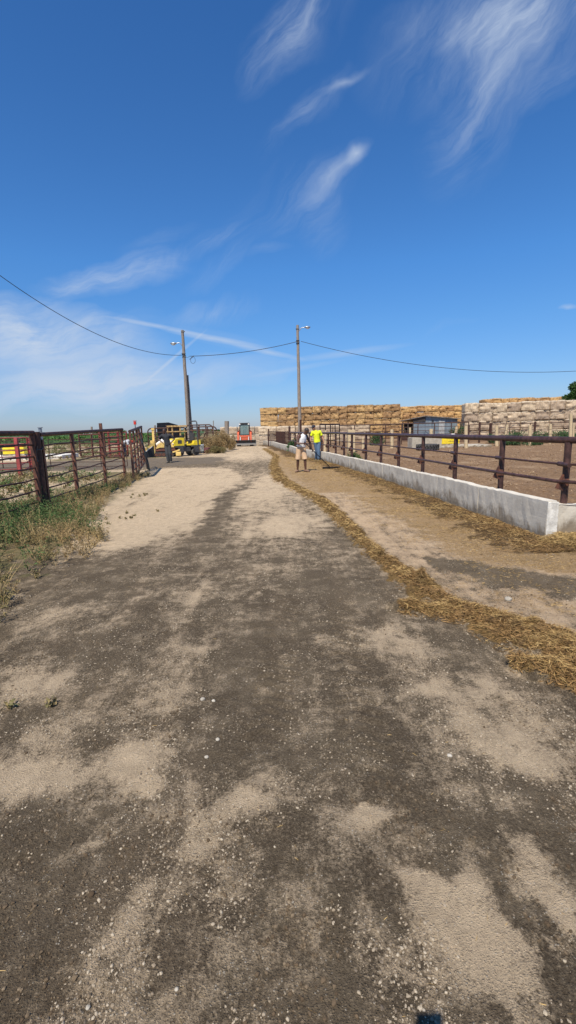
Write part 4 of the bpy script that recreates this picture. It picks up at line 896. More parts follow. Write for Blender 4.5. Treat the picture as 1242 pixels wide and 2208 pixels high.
pipe_panel('pipe_gate', 'dark pipe gate at the left edge running from the corner post towards the camera', 'gate', (-5.27, 9.78), (-5.22, 5.2), .02, .0, 1.70, 1.70, 3, 6, rr=.018, top_r=.048, bot_r=.02, group='pipe gates of the left fence')
pipe_panel('pipe_fence', 'brown pipe fence panel between the corner post and the hanging gate', 'fence', (-5.22, 10.02), (-5.74, 16.5), .04, .06, 1.66, 1.78, 4, 6, ext=(-.1, 0, .22, 0), upr=[.0, .27, .64, .985], group='pipe gates of the left fence')
pipe_panel('pipe_gate', 'hanging pipe gate beyond the fence panel, casting a barred shadow on the sand', 'gate', (-5.42, 16.35), (-6.25, 20.4), .07, .33, 1.70, 1.90, 5, 6, rr=.02, top_r=.05, bot_r=.04, up=.035, group='pipe gates of the left fence')
# gate stop post and the bent panel leaning at its end
mb = MB().box((-5.62, 17.0, .45), (.07, .07, 1.0), bev=.006); tag(mb.build('gate_stop', rust), 'short brown stop post under the hanging gate', 'post')
bt = thing('bent_gate', 'dark bent pipe panel leaning against the far end of the hanging gate', 'gate panel', (-6.1, 20.6, 0))
def bent(s): # s in 0..1 along depth
    return [V3(x_ - .42 * s, y_ + 1.1 * s, z_) for x_, y_, z_ in ((-5.96, 20.15, .03), (-6.02, 20.15, .45), (-6.14, 20.2, 1.0), (-6.27, 20.3, 1.5), (-6.36, 20.35, 1.8))]
for s in (0, .5, 1.0): MB().tube(bent(s), .035, 8).build('upright', black_s if s < 1 else rust, bt, True)
for i in range(7):
    u = i / 6 * 3.999; k = int(u); fr = u - k
    A_ = bent(0)[k].lerp(bent(0)[k + 1], fr); B_2 = bent(1)[k].lerp(bent(1)[k + 1], fr)
    MB().tube([A_, A_.lerp(B_2, .5) + V3(.04, 0, -.03), B_2], .02, 7).build('rail', black_s, bt, True)

# red loading gate
U = [G(45, 1028), G(71, 1009)]; T = [G(40, 1021), G(67, 1019.6)]
rg = thing('red_gate', 'red pipe gate with two stout pale red uprights at the left edge', 'gate', (U[0].x, U[0].y, 0))
for p in U: MB().box((p.x, p.y, .78), (.13, .13, 1.58), bev=.02).build('upright', simple('pale red paint', (.34, .06, .055), (.22, .04, .035), 9, .5) if p is U[0] else bpy.data.materials['pale red paint'], rg, True)
for p in T: MB().cyl((p.x, p.y, 0), (p.x, p.y, 1.56), .035, n=8).build('upright', red_p, rg, True)
dL = (T[0] - T[1]).normalized()
for k in range(6):
    z = .2 + 1.36 * k / 5
    MB().cyl(V3(T[0].x + dL.x * 1.6, T[0].y + dL.y * 1.6, z), V3(T[1].x, T[1].y, z), .024 if k < 5 else .035, n=7).build('rail', red_p, rg, True)
    MB().cyl(V3(U[0].x, U[0].y, z - .03), V3(U[1].x, U[1].y, z - .03), .024, n=7).build('rail', red_p, rg, True)
# thin panels across the yard
pipe_panel('cattle_fence', 'thin brown cattle panel crossing behind the near fence, in front of the dark tarmac strip', 'fence', (-11.6, 22.9), (-7.6, 22.2), .1, .1, 1.42, 1.42, 4, 5, rr=.012, top_r=.016, bot_r=.014, up=.014, group='thin cattle panels', umat=rust)
pipe_panel('cattle_fence', 'thin brown cattle panel leaning far left behind the red gate', 'fence', (-19, 23.6), (-12.4, 22.9), .1, .1, 1.42, 1.42, 5, 5, rr=.012, top_r=.018, bot_r=.014, up=.018, group='thin cattle panels', umat=rust)
pa_, pb_ = at(172, 960, 30), at(226, 960, 29)
pipe_panel('cattle_fence', 'red brown pipe panel left of the red chute', 'fence', (pa_.x, 30), (pb_.x, 29), .25, .25, 1.6, 1.62, 3, 4, rr=.03, top_r=.045, bot_r=.03, up=.04, group='thin cattle panels', umat=rust_b, mat=rust_b)
# red squeeze chute
c0, c1 = at(223, 985, 32), at(257, 985, 31.4)
ch = thing('cattle_chute', 'red tubular cattle squeeze chute beyond the fence', 'cattle chute', (c0.x, 32, 0))
for (dx, dy) in [(0, 0), (.5, 0), (1, 0), (0, 1.6), (.5, 1.6), (1, 1.6)]:
    x = c0.x + (c1.x - c0.x) * dx; MB().box((x, 31.6 + dy, .88), (.08, .08, 1.76), bev=.01).build('upright', red_p, ch, True)
for dy in (0, 1.6):
    for k in range(7): MB().cyl((c0.x, 31.55 + dy, .2 + .25 * k), (c1.x, 31.55 + dy, .2 + .25 * k), .028, n=6).build('rail', red_p, ch, True)
MB().box(((c0.x + c1.x) / 2, 32.4, .1), (abs(c1.x - c0.x), 1.7, .06), bev=.01).build('floor', rust_b, ch, True)
p = at(291, 912, 29.5)
lg = thing('signal_lamp', 'red lamp box on a thin post above the hanging gate', 'lamp', (p.x, 29.5, 0))
MB().cyl((p.x, 29.5, -.1), (p.x, 29.5, p.z - .1), .025, n=8).build('post', rust, lg, True)
mb = MB().box((p.x, 29.5, p.z), (.15, .12, .2), bev=.02); mb.box((p.x, 29.5, p.z + .13), (.19, .16, .03), bev=.01); h = mb.build('lamp_box', red_l, lg, True)
for (px, tp, Y, r, lb) in [(197.5, 920, 36, .07, 'thin grey post far behind the near fence, left of the tall upright'), (334, 917, 40, .07, 'grey steel post behind the paver, right of the yellow mast'), (460, 907, 44, .04, 'thin dark rod standing above the far corral panels'), (489, 908, 62, .30, 'broad grey timber post before the far left grey bales')]:
    a = at(px, tp, Y); b_ = at(px, 960, Y); tag(MB().cyl((b_.x, Y, -.2), (a.x, Y, a.z), r, n=10).build('post', grey_w), lb, 'post')
# waterer left
wl = at(34, 985, 33.0)
tag(MB().box((wl.x - .4, 33.4, .1), (8.2, 2.6, .34), bev=.05).build('concrete_pad', simple('white concrete', (.70, .68, .62), (.52, .5, .45), 3, .9)), 'white concrete pad behind the red gate at left', 'concrete pad')
waterer((wl.x, 33.1, .27), .1, 'pale yellow cattle waterer on the white pad at left', .95)
# pallets of posts etc behind the roller
p0, p1 = at(338, 911, 40), at(383, 917, 41.5)
wb = thing('windbreak', 'black sheet windbreak panel behind the man in dark clothes', 'windbreak', (p0.x, 40, 0))
pm = at(362, 911, 40.6)
mb = MB(); mb.add(*slab([V3(p0.x, 40), V3(pm.x, 40.7), V3(pm.x, 40.78), V3(p0.x, 40.08)], [.15] * 4, [2.42, 2.46, 2.46, 2.42])); mb.add(*slab([V3(pm.x + .01, 40.7), V3(p1.x, 41.5), V3(p1.x, 41.58), V3(pm.x + .01, 40.78)], [.15] * 4, [2.46, 2.24, 2.24, 2.46])); mb.build('sheet', black_s, wb, True)
for q in (p0, pm, p1): MB().cyl((q.x, q.y + .15, -.2), (q.x, q.y + .15, 2.2), .07, n=8).build('post', rust, wb, True)
fr = thing('feeder_rack', 'cream yellow tubular feeder rack behind the yellow roller', 'feed rack', (at(380, 940, 38.6).x, 38.6, 0))
for px in (361, 371, 388, 397):
    a = at(px, 919, 38.6); MB().box((a.x, 38.6, 1.0), (.12 if px in (371, 388) else .07, .08, 2.05), bev=.01).build('upright', simple('dull cream tube', (.45, .31, .12), (.22, .13, .05), 8, .6) if 'dull cream tube' not in bpy.data.materials else bpy.data.materials['dull cream tube'], fr, True)  # duller cream mottled with dark brown
for py in (919.5, 931): 
    a, b_ = at(360, py, 38.6), at(404, py, 38.6); MB().box(((a.x + b_.x) / 2, 38.52, a.z), (b_.x - a.x, .07, .13 if py < 920 else .08), bev=.01).build('rail', bpy.data.materials['dull cream tube'], fr, True)
MB().box((at(382, 920, 38.9).x, 39.1, 2.12), (1.75, 1.0, .06), ry=.02, bev=.01).build('roof_sheet', rust_b, fr, True)
def round_panel(label, px0, px1, top, bot, Y, nr, n_up, dy=0):
    a, b_ = at(px0, top, Y), at(px1, top, Y); z1 = a.z; z0 = bot; t = thing('corral_fence', label, 'fence', (a.x, Y, 0), group='brown corral panels beyond the roller'); R = .32
    pts = [V3(a.x, Y, z0), V3(a.x, Y, z1)] if False else []
    pts += [V3(a.x + R * (1 - math.cos(u)), Y, z1 - R + R * math.sin(u)) for u in np.linspace(0, PI / 2, 6)]
    pts += [V3(b_.x - R + R * math.sin(u), Y + dy, z1 - R + R * math.cos(u)) for u in np.linspace(0, PI / 2, 6)]
    pts = [V3(a.x, Y, z0)] + pts + [V3(b_.x, Y + dy, z0)]
    MB().tube(pts, .05, 8).build('frame', rust, t, True)
    for k in range(nr):
        z = z0 + .1 + (z1 - z0 - .1) * k / nr; MB().cyl((a.x, Y, z), (b_.x, Y + dy, z), .032, n=6).build('rail', rust_b if k % 2 else rust, t, True)
    for k in range(n_up):
        x = a.x + (b_.x - a.x) * (k + 1) / (n_up + 1); MB().box((x, Y + dy * (k + 1) / (n_up + 1), (z0 + z1) / 2), (.1, .06, z1 - z0), bev=.01).build('upright', rust, t, True)
    return t
round_panel('tallest brown corral panel with a rounded top right corner', 400, 458, 917, .2, 40.2, 5, 3)
round_panel('brown corral panel with rounded corner just right of the tallest one', 408, 466.5, 921, .2, 38.9, 6, 2)
round_panel('low brown corral panel end sticking out right above the weeds', 440, 478, 932, .2, 38.2, 3, 1)
round_panel('brown corral panel running behind the paver and the man in dark clothes', 318, 402, 924, .2, 39.6, 5, 4)
tag(MB().box((at(440, 945, 39.4).x, 39.4, .55), (2.4, .25, .75), bev=.03).build('timber_stack', simple('dark stained planks', (.06, .03, .024), (.03, .018, .015), 9, stretch=(1, 1, 8))), 'dark stacked planks under the brown corral panels', 'planks')
p = at(436, 972, 35.2)
gb = thing('junction_box', 'small grey metal box standing right of the roller', 'box', (p.x, 35.2, 0)); MB().box((p.x, 35.2, .42), (.30, .28, .52), bev=.02).build('case', simple('grey enamel', (.30, .33, .34), (.22, .24, .25), 6, .5), gb, True); MB().box((p.x, 35.2, .08), (.2, .2, .2)).build('foot', dgrey, gb, True)
p = at(447, 976, 34.9)
bk = thing('feed_tub', 'dull purple plastic tub in the weeds right of the grey box', 'tub', (p.x, 34.9, 0)); mb = MB().cyl((p.x, 34.9, .02), (p.x, 34.9, .40), .19, .24, n=18); mb.build('tub_body', simple('faded maroon plastic', (.20, .07, .08), (.14, .05, .06), 6, .5), bk, True)
mb = MB(); mb.tube([(p.x + .235 * math.cos(u), 34.9 + .235 * math.sin(u), .40) for u in np.linspace(0, 2 * PI, 19)], .018, 6); mb.build('rim', bpy.data.materials['faded maroon plastic'], bk, True)

# ================================================================ ROLLER (local: +x forward, +y its left)
p = G(409, 983)
ro = thing('road_roller', 'small yellow tandem road roller with a black roll bar', 'road roller', (p.x - .34, p.y + .15, 0), math.radians(180 + 44))
def drum(x):
    d = MB().cyl((x, -.45, .29), (x, .45, .29), .285, n=30).build('drum', simple('worn drum steel', (.30, .29, .27), (.18, .17, .155), 7, .4, .6) if 'worn drum steel' not in bpy.data.materials else bpy.data.materials['worn drum steel'], ro)
    for s in (-1, 1):
        e = MB().cyl((x, s * .452, .29), (x, s * .46, .29), .255, n=24); e.build('end_plate', black_s, d)
        MB().cyl((x, s * .46, .29), (x, s * .50, .29), .06, n=12).build('hub', dgrey, d)
    for s in (-1, 1): MB().prism([(x - .16, .26), (x + .16, .26), (x + .2, .64), (x - .2, .64)], 1, s * .515 - .02, s * .515 + .02).build('fork', dgrey, ro)
drum(.62); drum(-.62)
MB().box((.62, 0, .66), (.72, 1.0, .1), bev=.02).box((-.62, 0, .66), (.72, 1.0, .1), bev=.02).box((0, 0, .46), (.62, .6, .3), bev=.03).build('chassis', dgrey, ro)
mb = MB(); mb.prism([(.28, .72), (1.02, .72), (1.06, .95), (.9, 1.18), (.28, 1.24)], 1, -.43, .43); mb.build('hood', yellow_p, ro)
MB().box((.62, -.437, .98), (.3, .012, .22), bev=.004).build('vent_grille', dgrey, ro); MB().box((.62, .437, .98), (.3, .012, .22), bev=.004).build('vent_grille', dgrey, ro)
mb = MB(); mb.prism([(-1.0, .72), (-.15, .72), (-.15, .80), (-.45, .84), (-.5, 1.02), (-1.0, 1.06)], 1, -.46, .46); mb.build('rear_cover', yellow_p, ro)
mb = MB(); mb.box((-.42, 0, 1.02), (.46, .5, .12), bev=.04); mb.box((-.66, 0, 1.3), (.12, .48, .5), ry=-.12, bev=.04); mb.build('seat', rubber, ro)
mb = MB(); mb.tube([(.22, 0, 1.0), (.1, 0, 1.42)], .04, 8); mb.tube([(.08 + .17 * math.cos(u) * .5, .17 * math.sin(u), 1.45 + .17 * math.cos(u) * .8) for u in np.linspace(0, 2 * PI, 17)], .018, 6); mb.box((.2, 0, 1.28), (.14, .4, .22), bev=.02); mb.build('steering_console', black_s, ro)
mb = MB(); R = .16; pts = [V3(-.78, -.47, .7), V3(-.78, -.47, 2.22 - R)] + [V3(-.78, -.47 + R - R * math.cos(u), 2.22 - R + R * math.sin(u)) for u in np.linspace(.2, PI / 2, 5)] + [V3(-.78, .47 - R + R * math.sin(u), 2.22 - R + R * math.cos(u)) for u in np.linspace(0, PI / 2 - .1, 5)] + [V3(-.78, .47, 2.22 - R), V3(-.78, .47, .7)]
mb.tube([q + V3(0, 0, .12 if q.z > 1 else 0) for q in pts], .042, 10); mb.build('roll_bar', dgrey, ro)
for s in (-1, 1): MB().sphere((1.06, s * .3, .86), .055, 12, (.5, 1, 1)).build('headlight', lamp_m, ro)
MB().box((-.1, -.5, .62), (.26, .04, .18), bev=.01).build('number_plate', white_p, ro)

# ================================================================ PAVER (local: +x forward)
p = at(344, 980, 31.0)
pv = thing('asphalt_paver', 'cream and yellow asphalt paver with a black hopper behind the man in dark clothes', 'paver', (p.x, 31.6, 0), math.radians(180 + 12), None, .92)
for s in (-1, 1):
    tr_ = MB(); tr_.prism([(-.75, .0), (.35, .0), (.5, .16), (.42, .38), (-.8, .38), (-.92, .18)], 1, s * .62 - .12, s * .62 + .12); o = tr_.build('crawler', rubber, pv)
    for k in range(5): MB().cyl((-.65 + .25 * k, s * .62 - .13, .19), (-.65 + .25 * k, s * .62 + .13, .19), .12, n=14).build('wheel', rust_b, o)
MB().box((-.25, 0, .58), (1.55, 1.1, .3), bev=.03).build('frame', simple('red brown primer', (.16, .05, .03), (.08, .03, .02), 8), pv)
mb = MB(); mb.box((-.45, 0, .86), (1.0, 1.2, .36), bev=.04); mb.prism([(.05, .70), (.35, .62), (.30, .78), (.05, 1.02)], 1, -.6, .6); mb.build('engine_housing', cream_p, pv)
MB().box((-.4, 0, 1.12), (.8, .9, .16), bev=.04).build('engine_cover', white_p, pv)
MB().cyl((.38, -.42, .86), (-.12, -.42, 1.22), .11, n=16).build('muffler', white_p, pv)
MB().box((-.35, -.607, .93), (.44, .012, .15), bev=.003).build('data_plate', white_p, pv)
for s in (-1, 1):
    mb = MB(); mb.add(*slab([V3(.42, s * .5), V3(.42, s * .56), V3(1.18, s * 1.0), V3(1.18, s * .94)], [.28] * 4, [1.12, 1.12, .62, .62])); w_ = mb.build('hopper_wing', cream_p, pv)
    mb = MB(); mb.add(*slab([V3(.50, s * .58), V3(.50, s * .62), V3(1.38, s * 1.12), V3(1.38, s * 1.08)], [.03] * 4, [.85, .85, .18, .18])); mb.build('hopper_side', black_s, pv)
    mb = MB(); mb.add(*slab([V3(.60, s * .67), V3(.60, s * .69), V3(1.3, s * 1.10), V3(1.3, s * 1.08)], [.76, .76, .24, .24], [.83, .83, .31, .31])); mb.build('edge_stripe', white_p, pv)
MB().box((.9, 0, .25), (.9, 1.1, .12), bev=.02).box((1.35, 0, .2), (.08, 1.7, .24), bev=.02).build('hopper_floor', black_s, pv)
MB().box((.55, -.5, 1.42), (.16, .14, 1.3), bev=.02).box((.55, -.5, 2.02), (.24, .2, .14), bev=.02).build('control_mast', cream_p, pv)
MB().box((.62, -.28, 1.08), (.3, .34, .24), bev=.03).build('control_box', cream_p, pv)
mb = MB(); mb.tube([(-.9, -.5, .9), (-.9, -.5, 1.6), (-.3, -.5, 1.6), (-.3, -.5, 1.1)], .02, 6); mb.tube([(-.9, .5, .9), (-.9, .5, 1.6), (-.3, .5, 1.6), (-.3, .5, 1.1)], .02, 6); mb.tube([(-.9, -.5, 1.6), (-.9, .5, 1.6)], .02, 6); mb.build('handrail', rust, pv)
MB().box((-1.2, 0, .22), (.36, 1.9, .28), bev=.03).build('screed', cream_p, pv)
for s in (-1, 1): MB().box((-1.05, s * .75, .42), (.55, .08, .1), ry=.3, bev=.01).build('tow_arm', cream_p, pv)
MB().box((-1.02, -.3, .78), (.1, .5, .14), bev=.02).build('seat', rubber, pv)

# ================================================================ TRACK LOADER (faces the camera: local -y is forward)
p = G(531, 965)
sk = thing('track_loader', 'orange compact track loader with a wide black blade coming down the road', 'loader', (-4.28, 49.0, 0), .02)
for s in (-1, 1):
    mb = MB(); mb.prism([(-.55, .0), (.75, .0), (.95, .22), (.85, .55), (.5, .62), (-.6, .5), (-.75, .25)], 0, s * .66 - .16, s * .66 + .16); o = mb.build('track', rubber, sk)
    for k in range(4): MB().cyl((s * .66 - .17, -.45 + .36 * k, .2), (s * .66 + .17, -.45 + .36 * k, .2), .13, n=12).build('wheel', dgrey, o)
MB().box((0, .25, .72), (.95, 1.7, .7), bev=.05).build('body', orange_p, sk)
MB().box((0, -.62, .86), (1.0, .12, .5), bev=.04).box((0, -.68, .98), (.7, .05, .08), bev=.02).build('front_plate', orange_p, sk)
mb = MB()
for s in (-1, 1):
    mb.box((s * .47, -.52, 1.72), (.07, .08, 1.2), rx=.05, bev=.01); mb.box((s * .47, .55, 1.72), (.07, .08, 1.2), bev=.01)
mb.box((0, -.58, 1.15), (.95, .08, .1), bev=.01); mb.build('cab_frame', black_s, sk)
MB().box((0, -.54, 1.70), (.84, .02, 1.0), rx=.05).build('windscreen', glass_m, sk)
for s in (-1, 1): MB().box((s * .46, .02, 1.70), (.015, 1.0, 1.0)).build('side_window', glass_m, sk)
MB().box((0, 0, 2.33), (1.02, 1.28, .1), bev=.03).box((0, -.6, 2.24), (.92, .06, .14), bev=.02).build('roof', black_s, sk)
MB().box((0, .3, 1.35), (.5, .5, .3), bev=.05).box((0, .5, 1.75), (.46, .14, .6), bev=.05).build('seat', simple('pale seat cover', (.35, .38, .36), (.25, .27, .26), 5), sk)
for s in (-1, 1): MB().box((s * .46, -.64, 2.24), (.17, .07, .13), bev=.02).build('work_lamp', lamp_m, sk)
for s in (-1, 1):
    mb = MB(); mb.prism([(1.1, 1.15), (1.1, 1.5), (-.35, 1.52), (-.72, 1.28), (-.85, .5), (-1.0, .42), (-1.02, .6), (-.66, 1.3)][:0] or [(1.1, 1.15), (1.1, 1.42), (-.45, 1.55), (-.88, 1.30), (-1.04, .42), (-.84, .38), (-.66, .95), (-.4, 1.2)], 0, s * .64 - .10, s * .64 + .10); o = mb.build('lift_arm', orange_p, sk)
    MB().cyl((s * .42, -.95, .55), (s * .42, -.66, .95), .05, n=10).build('tilt_cylinder', galv, sk)
    MB().cyl((s * .72, -.62, 1.50), (s * .52, -.62, 1.62), .045, n=8).build('mirror_stub', red_p, sk)
MB().box((0, -1.0, .52), (1.3, .1, .2), bev=.02).build('quick_hitch', black_s, sk)
mb = MB(); n = 9; prof = [(-1.12 - .10 * math.sin(PI * k / (n - 1)) * -1 - .0, .16 + .46 * k / (n - 1)) for k in range(n)]
prof2 = [(y_ + .03, z_) for y_, z_ in prof[::-1]]; mb.prism(prof + prof2, 0, -1.16, 1.16); mb.box((0, -1.13, .61), (2.32, .1, .06), bev=.01); mb.build('blade', black_s, sk)
for s in (-1, 1): MB().prism([(-1.35, .0), (-1.05, .0), (-1.03, .60), (-1.16, .62)], 0, s * 1.17 - .015, s * 1.17 + .015).build('side_plate', dgrey, sk)

# ================================================================ PEOPLE
def eval_mesh(o):
    dg = bpy.context.evaluated_depsgraph_get(); dg.update(); return bpy.data.meshes.new_from_object(o.evaluated_get(dg))
LAT = [Vector((1, 0, 0))]
_sp = bmesh.new(); bmesh.ops.create_uvsphere(_sp, u_segments=12, v_segments=8, radius=1); SPH = [v.co.copy() for v in _sp.verts]; _sp.free()
def skin_mesh(nodes, edges, root, sub=2):
    """nodes {name:(x,y,z,r[,'flat'])}: hulls between neighbouring joints, fused later into one surface"""
    lat = LAT[0]; dep = Vector((0, 0, 1)).cross(lat); out = bmesh.new()
    def pts(k, other):
        x, y, z, r = nodes[k][:4]; c = Vector((x, y, z)); ra, rb = r if isinstance(r, tuple) else (r, r); rz = (ra + rb) / 2 if not isinstance(r, tuple) else min(ra, rb)
        if len(nodes[k]) > 4 and other is not None:
            d = (Vector(nodes[other][:3]) - c).normalized(); l_ = (lat - d * lat.dot(d)).normalized(); e_ = d.cross(l_)
            return [c + l_ * math.cos(t) * ra + e_ * math.sin(t) * rb for t in np.linspace(0, 2 * PI, 17)[:-1]]
        return [c + lat * p.x * ra + dep * p.y * rb + Vector((0, 0, 1)) * p.z * rz for p in SPH]
    for a, b_ in edges:
        bm = bmesh.new()
        for p in pts(a, b_) + pts(b_, a): bm.verts.new(p)
        r_ = bmesh.ops.convex_hull(bm, input=bm.verts)
        junk = [g_ for g_ in r_['geom_interior'] if isinstance(g_, bmesh.types.BMVert)]
        if junk: bmesh.ops.delete(bm, geom=junk, context='VERTS')
        bmesh.ops.recalc_face_normals(bm, faces=bm.faces)
        me = bpy.data.meshes.new('tmp'); bm.to_mesh(me); bm.free(); out.from_mesh(me); bpy.data.meshes.remove(me)
    me = bpy.data.meshes.new('tmp_hull'); out.to_mesh(me); out.free(); return me
def fuse(meshes, vox):
    bm = bmesh.new()
    for me in meshes: bm.from_mesh(me)
    me = bpy.data.meshes.new('tmp_fuse'); bm.to_mesh(me); bm.free(); o = bpy.data.objects.new('tmp_fuse', me); COL.objects.link(o)
    q = o.modifiers.new('r', 'REMESH'); q.mode = 'VOXEL'; q.voxel_size = vox; q.use_smooth_shade = True; k = o.modifiers.new('m', 'SMOOTH'); k.factor = .5; k.iterations = 2 if vox < .0095 else 4
    r = eval_mesh(o); bpy.data.objects.remove(o); return r
def ball(c, r, sc, rot=None, n=16):
    bm = bmesh.new(); bmesh.ops.create_uvsphere(bm, u_segments=n, v_segments=n // 2 + 2, radius=r); bmesh.ops.scale(bm, vec=sc, verts=bm.verts)
    if rot is not None: bmesh.ops.transform(bm, matrix=rot, verts=bm.verts)
    bmesh.ops.translate(bm, vec=c, verts=bm.verts); me = bpy.data.meshes.new('tmp_ball'); bm.to_mesh(me); bm.free(); return me
def part_mesh(name, me, mat, parent):
    me.materials.clear(); me.materials.append(mat); me.name = name
    for q in me.polygons: q.use_smooth = True
    o = bpy.data.objects.new(name, me); COL.objects.link(o); o.parent = parent; return o
def person(label, loc, J, face, skin, shirt, legs, shoes, sleeve=.45, shorts=False, hat=None, hairc=True, grip=(0, 0), belly=1.0, tank=False, vox=.008):
    """J: joints relative to loc. face: direction the head looks. legs/shirt/shoes: materials"""
    t = thing('person', label, 'person', loc); v = {k: Vector(q) for k, q in J.items()}; f = Vector(face).normalized()
    nd, ed = {}, []
    def n(k, p, r): nd[k] = (p.x, p.y, p.z, r)
    LAT[0] = (v['shR'] - v['shL']); LAT[0].z = 0; LAT[0].normalize()
    n('pel', v['pel'], (.150, .108)); n('bel', v['bel'], (.138 * belly, .105 * belly)); n('che', v['che'], (.150, .112)); n('nb', v['neck'], .062); n('nt', v['neck'].lerp(v['head'], .55), .056)
    ed += [('pel', 'bel'), ('bel', 'che'), ('che', 'nb'), ('nb', 'nt')]
    for s in 'LR':
        n('sh' + s, v['sh' + s], .062); n('el' + s, v['el' + s], .043); n('fa' + s, v['el' + s].lerp(v['wr' + s], .35), .042); n('wr' + s, v['wr' + s], .027)
        ed += [('che', 'sh' + s), ('sh' + s, 'el' + s), ('el' + s, 'fa' + s), ('fa' + s, 'wr' + s)]
        hd = (v['hd' + s] - v['wr' + s]).normalized(); n('pa' + s, v['wr' + s] + hd * .05, .027); ed.append(('wr' + s, 'pa' + s))
        n('hi' + s, v['hi' + s], .088); n('kn' + s, v['kn' + s], .058); n('ca' + s, v['kn' + s].lerp(v['an' + s], .3), .056); n('an' + s, v['an' + s], .036)
        n('he' + s, v['an' + s] - Vector((0, 0, .035)) - (v['to' + s] - v['an' + s]).normalized() * .02, .034); n('to' + s, v['to' + s], .032)
        ed += [('pel', 'hi' + s), ('hi' + s, 'kn' + s), ('kn' + s, 'ca' + s), ('ca' + s, 'an' + s), ('an' + s, 'he' + s), ('he' + s, 'to' + s)]
    body = [skin_mesh(nd, ed, 'pel')]
    for s, gidx in (('L', 0), ('R', 1)):      # five separate fingers per hand
        w = v['wr' + s]; hd = (v['hd' + s] - w).normalized(); ax = Vector((1, 0, 0)) if abs(hd.x) < .8 else Vector((0, 1, 0)); sd = hd.cross(ax).normalized(); pn = hd.cross(sd)
        curl = (.35, .95)[grip[gidx]]
        for k in range(4):
            b0 = w + hd * .075 + sd * (-.030 + .020 * k); ln = (.072, .082, .077, .06)[k]
            d1 = (hd * math.cos(curl) + pn * math.sin(curl)); d2 = (hd * math.cos(curl * 2.1) + pn * math.sin(curl * 2.1))
            q = {'a': (*(w + hd * .05 + sd * (-.024 + .016 * k)), .010), 'b': (*b0, .0095), 'c': (*(b0 + d1 * ln * .5), .0085), 'd': (*(b0 + d1 * ln * .5 + d2 * ln * .5), .0075)}
            body.append(skin_mesh(q, [('a', 'b'), ('b', 'c'), ('c', 'd')], 'a', 1))
        b0 = w + hd * .03 - sd * .028; d1 = (hd * .6 - sd * .7 + pn * .3).normalized(); d2 = (hd * .8 + pn * .6).normalized()
        body.append(skin_mesh({'a': (*(w + hd * .025), .012), 'b': (*(b0 + d1 * .03), .0105), 'c': (*(b0 + d1 * .03 + d2 * .032), .009)}, [('a', 'b'), ('b', 'c')], 'a', 1))
    # head: skull, jaw, nose, brow, ears
    h = v['head']; upv = (h - v['neck']).normalized(); upv = (upv + Vector((0, 0, 1.2))).normalized(); rt = f.cross(upv).normalized(); up2 = rt.cross(f)
    Rm = Matrix((rt, f, up2)).transposed().to_4x4()
    def hp(x, y, z): return h + rt * x + f * y + up2 * z
    body += [ball(hp(0, -.01, .03), .095, (.82, 1.0, 1.0), Rm), ball(hp(0, .022, -.045), .068, (.86, .95, 1.05), Rm), ball(hp(0, .098, -.012), .016, (.8, 1.0, 1.6), Rm, 8), ball(hp(0, .075, .025), .03, (1.5, .5, .4), Rm, 8), ball(hp(0, .082, -.060), .018, (1.4, .6, .5), Rm, 8), ball(hp(0, .068, -.095), .022, (1.1, .8, .7), Rm, 8)]
    for s in (-1, 1): body.append(ball(hp(s * .08, -.01, -.005), .025, (.4, .8, 1.3), Rm, 8))
    bo = part_mesh('body', fuse(body, vox), skin, t)
    eb = MB()
    for s in (-1, 1): q = hp(s * .030, .083, .005); eb.sphere(tuple(q), .0095, 8)
    eb.build('eyes', simple('eye', (.16, .14, .12), (.03, .02, .015), 90, .2, 0, 0) if 'eye' not in bpy.data.materials else bpy.data.materials['eye'], t)
    if hairc:
        hm = [ball(hp(0, -.022, .047), .098, (.85, .98, .93), Rm)]
        part_mesh('hair', fuse(hm, .01), hair_m, t)
    if hat is not None:
        cb_ = [ball(hp(0, -.008, .055), .104, (.86, 1.0, .86), Rm)]; cap = fuse(cb_, .01); c_ = part_mesh('cap', cap, hat, t)
        q = MB(); pr_ = [hp(x, .07 + .085 * math.cos(x * 16), .062 - 1.6 * x * x) for x in np.linspace(-.07, .07, 9)]; pi_ = [hp(x, .06, .07 - 1.0 * x * x) for x in np.linspace(-.07, .07, 9)]
        vs = [tuple(p_) for p_ in pr_ + pi_] + [tuple(p_ - up2 * .007) for p_ in pr_ + pi_]; fs = []
        for k in range(8): fs += [(k, k + 1, 10 + k, 9 + k), (18 + k, 27 + k, 28 + k, 19 + k), (k, 18 + k, 19 + k, k + 1)]
        q.add(vs, fs, True); q.build('peak', hat, c_)
    # clothes
    nd2 = {}; e2 = []
    def c(k, p, r, *q): nd2[k] = (p.x, p.y, p.z, r, *q)
    c('pel', v['pel'] - Vector((0, 0, .02 if not tank else -.05)), (.176 * belly, .136 * belly), 'flat'); c('bel', v['bel'], (.160 * belly, .128 * belly)); c('che', v['che'], (.172, .134)); e2 = [('pel', 'bel'), ('bel', 'che')]
    c('nk', v['che'].lerp(v['neck'], .8), .085 if tank else .088); e2.append(('che', 'nk'))
    for s in 'LR':
        if tank:
            c('sh' + s, v['che'].lerp(v['sh' + s], .72) + Vector((0, 0, .012)), .062); e2.append(('che', 'sh' + s))
        else:
            c('sh' + s, v['sh' + s] - Vector((0, 0, .004)), .079); c('sl' + s, v['sh' + s].lerp(v['el' + s], sleeve), .072); c('sm' + s, v['sh' + s].lerp(v['el' + s], min(.99, sleeve + .25)), .075, 'flat'); e2 += [('che', 'sh' + s), ('sh' + s, 'sl' + s), ('sl' + s, 'sm' + s)]
    part_mesh('tank_top' if tank else 't_shirt', fuse([skin_mesh(nd2, e2, 'bel')], .011), shirt, t)
    nd3 = {}; e3 = []
    def l(k, p, r, *q): nd3[k] = (p.x, p.y, p.z, r, *q)
